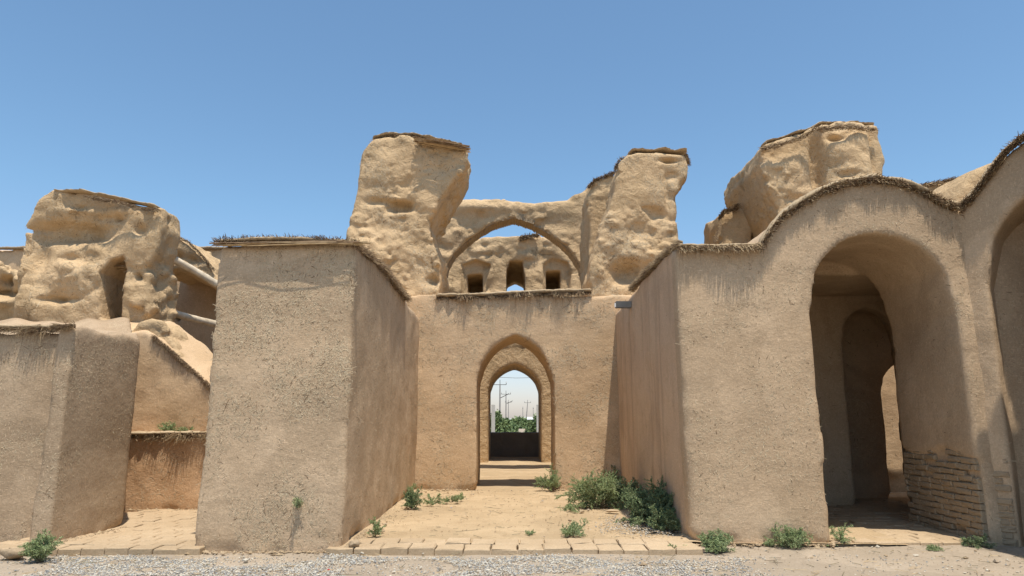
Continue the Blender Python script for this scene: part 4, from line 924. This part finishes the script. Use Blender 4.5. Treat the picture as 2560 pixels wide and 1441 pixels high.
def crown_tree(px, py, Y, hw, H, label, seed, n=9000, mat='leaf_tree', name='tree'):
    r = np.random.default_rng(seed); X = P(px, py, Y)[0]; t = thing(name, label, 'tree', (X, Y, 0), 'trees beyond the ruin')
    V, Q = join([tube([(X, Y, 0), (X+.1, Y, H*.4), (X, Y, H*.75)], [.16, .1, .04])]+[tube([(X, Y, H*.25), (X+hw*.6*math.cos(a), Y+hw*.6*math.sin(a), H*.65)], [.07, .02], 5) for a in r.uniform(0, 6.28, 7)])
    simple('trunk', V, Q, 'twig', t, (X, Y, 0), True)
    m = 34; C = np.stack([r.uniform(-1, 1, m)*hw, r.uniform(-1, 1, m)*hw, r.uniform(.08, .93, m)*H], 1); C[:, :2] *= (1-.75*(C[:, 2:]/H)**2)
    q = C[r.integers(0, m, n)]+r.normal(0, 1, (n, 3))*hw*.17+(X, Y, 0); q[:, 2] = np.clip(q[:, 2], .05, None)
    d = r.normal(0, 1, (n, 3)); d /= np.linalg.norm(d, axis=1)[:, None]; s = np.cross(d, r.normal(0, 1, (n, 3))); s /= np.linalg.norm(s, axis=1)[:, None]; L = Y*.0035*r.uniform(.5, 1.4, n)[:, None]
    V = np.stack([q, q+d*L*.5+s*L*.25, q+d*L, q+d*L*.5-s*L*.25], 1).reshape(-1, 3)
    put('crown', mesh(V, np.arange(4*n).reshape(-1, 4), (r.random(n) < .35).astype(int), False, origin=(X, Y, 0)), t, (X, Y, 0), (mat, 'leaf_dark'))
crown_tree(1240, 1050, 45, .62, 2.1, 'bushy green tree beside the left white gate post', 1)
crown_tree(1262, 1050, 52, .55, 1.6, 'shorter bushy green tree next to the first one', 2)
crown_tree(1278, 1060, 75, .6, 1.2, 'low green tree left of the roadway', 3)
crown_tree(1341, 1050, 50, .5, 2.0, 'bushy green tree beside the right white gate post', 4)
crown_tree(1328, 1060, 62, .4, 1.4, 'lower green tree left of the right gate post', 5)
crown_tree(1300, 1060, 140, 1.6, 1.5, 'round distant green tree at the end of the road', 6)
crown_tree(1288, 1060, 150, 1.4, 1.2, 'distant green tree left of the round one', 7)
crown_tree(1314, 1060, 150, 1.2, 1.2, 'distant green tree right of the round one', 8)
def gate(px, Y, lab, sgn):
    X = P(px, 1050, Y)[0]; t = thing('white_gate', lab, 'gate', (X, Y, 0), 'white gates beyond the low wall')
    H = 2.35; multibox('post', [(X-.09, X+.09, Y-.09, Y+.09, 0, H)], 'white_paint', t, (X, Y, 0))
    b = [(X+sgn*.12, X+sgn*1.4, Y-.03, Y+.03, z, z+.06) for z in (.3, 1.75, 2.05)] if sgn < 0 else [(X+.12, X+1.4, Y-.03, Y+.03, z, z+.06) for z in (.3, 1.75, 2.05)]
    b = [(min(q[0], q[1]), max(q[0], q[1]))+q[2:] for q in b]
    b += [(X+sgn*(.25+i*.14)-.015, X+sgn*(.25+i*.14)+.015, Y-.02, Y+.02, .36, 1.75) for i in range(8)]
    multibox('leaf', b, 'white_paint', t, (X, Y, 0))
gate(1233, 35, 'white barred gate and post at the left side of the doorway view', -1)
gate(1346, 35, 'white barred gate and post at the right side of the doorway view', 1)
def house(px, Y, w_, H, ridge, lab):
    X = P(px, 1050, Y)[0]; t = thing('house', lab, 'house', (X, Y, 0), 'white roofed houses far beyond')
    multibox('wall', [(X-w_, X+w_, Y, Y+8, 0, H)], 'stone_pale', t, (X, Y, 0))
    V = [(X-w_-.5, Y-.5, H), (X+w_+.5, Y-.5, H), (X+w_+.5, Y+8.5, H), (X-w_-.5, Y+8.5, H), (X-w_*.6, Y+4, ridge), (X+w_*.6, Y+4, ridge)]
    me = mesh(V, [(0, 1, 5, 4), (2, 3, 4, 5), (0, 3, 2, 1)], Ft=[(1, 2, 5), (3, 0, 4)], smooth=False, origin=(X, Y, 0)); put('roof', me, t, (X, Y, 0), ('far_roof',))
    V, Q = boxmesh(X-.6, X+.6, Y-.02, Y+.02, 1, 2.2); simple('window', V, Q, 'glass_dark', t, (X, Y, 1.5))
house(1285, 420, 4.5, 1.6, 2.6, 'long pale roofed house far away left of centre')
house(1322, 410, 3.6, 2.0, 3.5, 'gabled pale roofed house far away right of centre')
def car():
    X, Y = P(1307, 1070, 150)[0], 150; t = thing('car', 'small white car far down the road between the trees', 'car', (X, Y, 0))
    V = []; prof = [(-.85, .35), (-.85, .85), (-.62, 1.42), (.62, 1.42), (.85, .85), (.85, .35)]
    for y in (0, 4.2): V += [(X+a*(.96 if (y and b > 1) else 1), Y+y-(.0 if b < 1 else -.9 if y == 0 else .7), b) for a, b in prof]
    Q = [(i, (i+1) % 6, 6+(i+1) % 6, 6+i) for i in range(6)]+[(0, 5, 4, 1), (1, 4, 3, 2), (6, 7, 10, 11), (7, 8, 9, 10)]
    simple('body', V, Q, 'white_paint', t, (X, Y, 0)); V, Q = boxmesh(X-.6, X+.6, Y+.2, Y+.4, .92, 1.33); simple('windscreen', V, Q, 'glass_dark', t, (X, Y, 1))
    for s in (-.72, .72):
        for yy in (.7, 3.4):
            V, Q = tube([(X+s-.1, Y+yy, .32), (X+s+.1, Y+yy, .32)], .32, 12); simple('wheel', V, Q, 'glass_dark', t, (X+s, Y+yy, .32))
car()
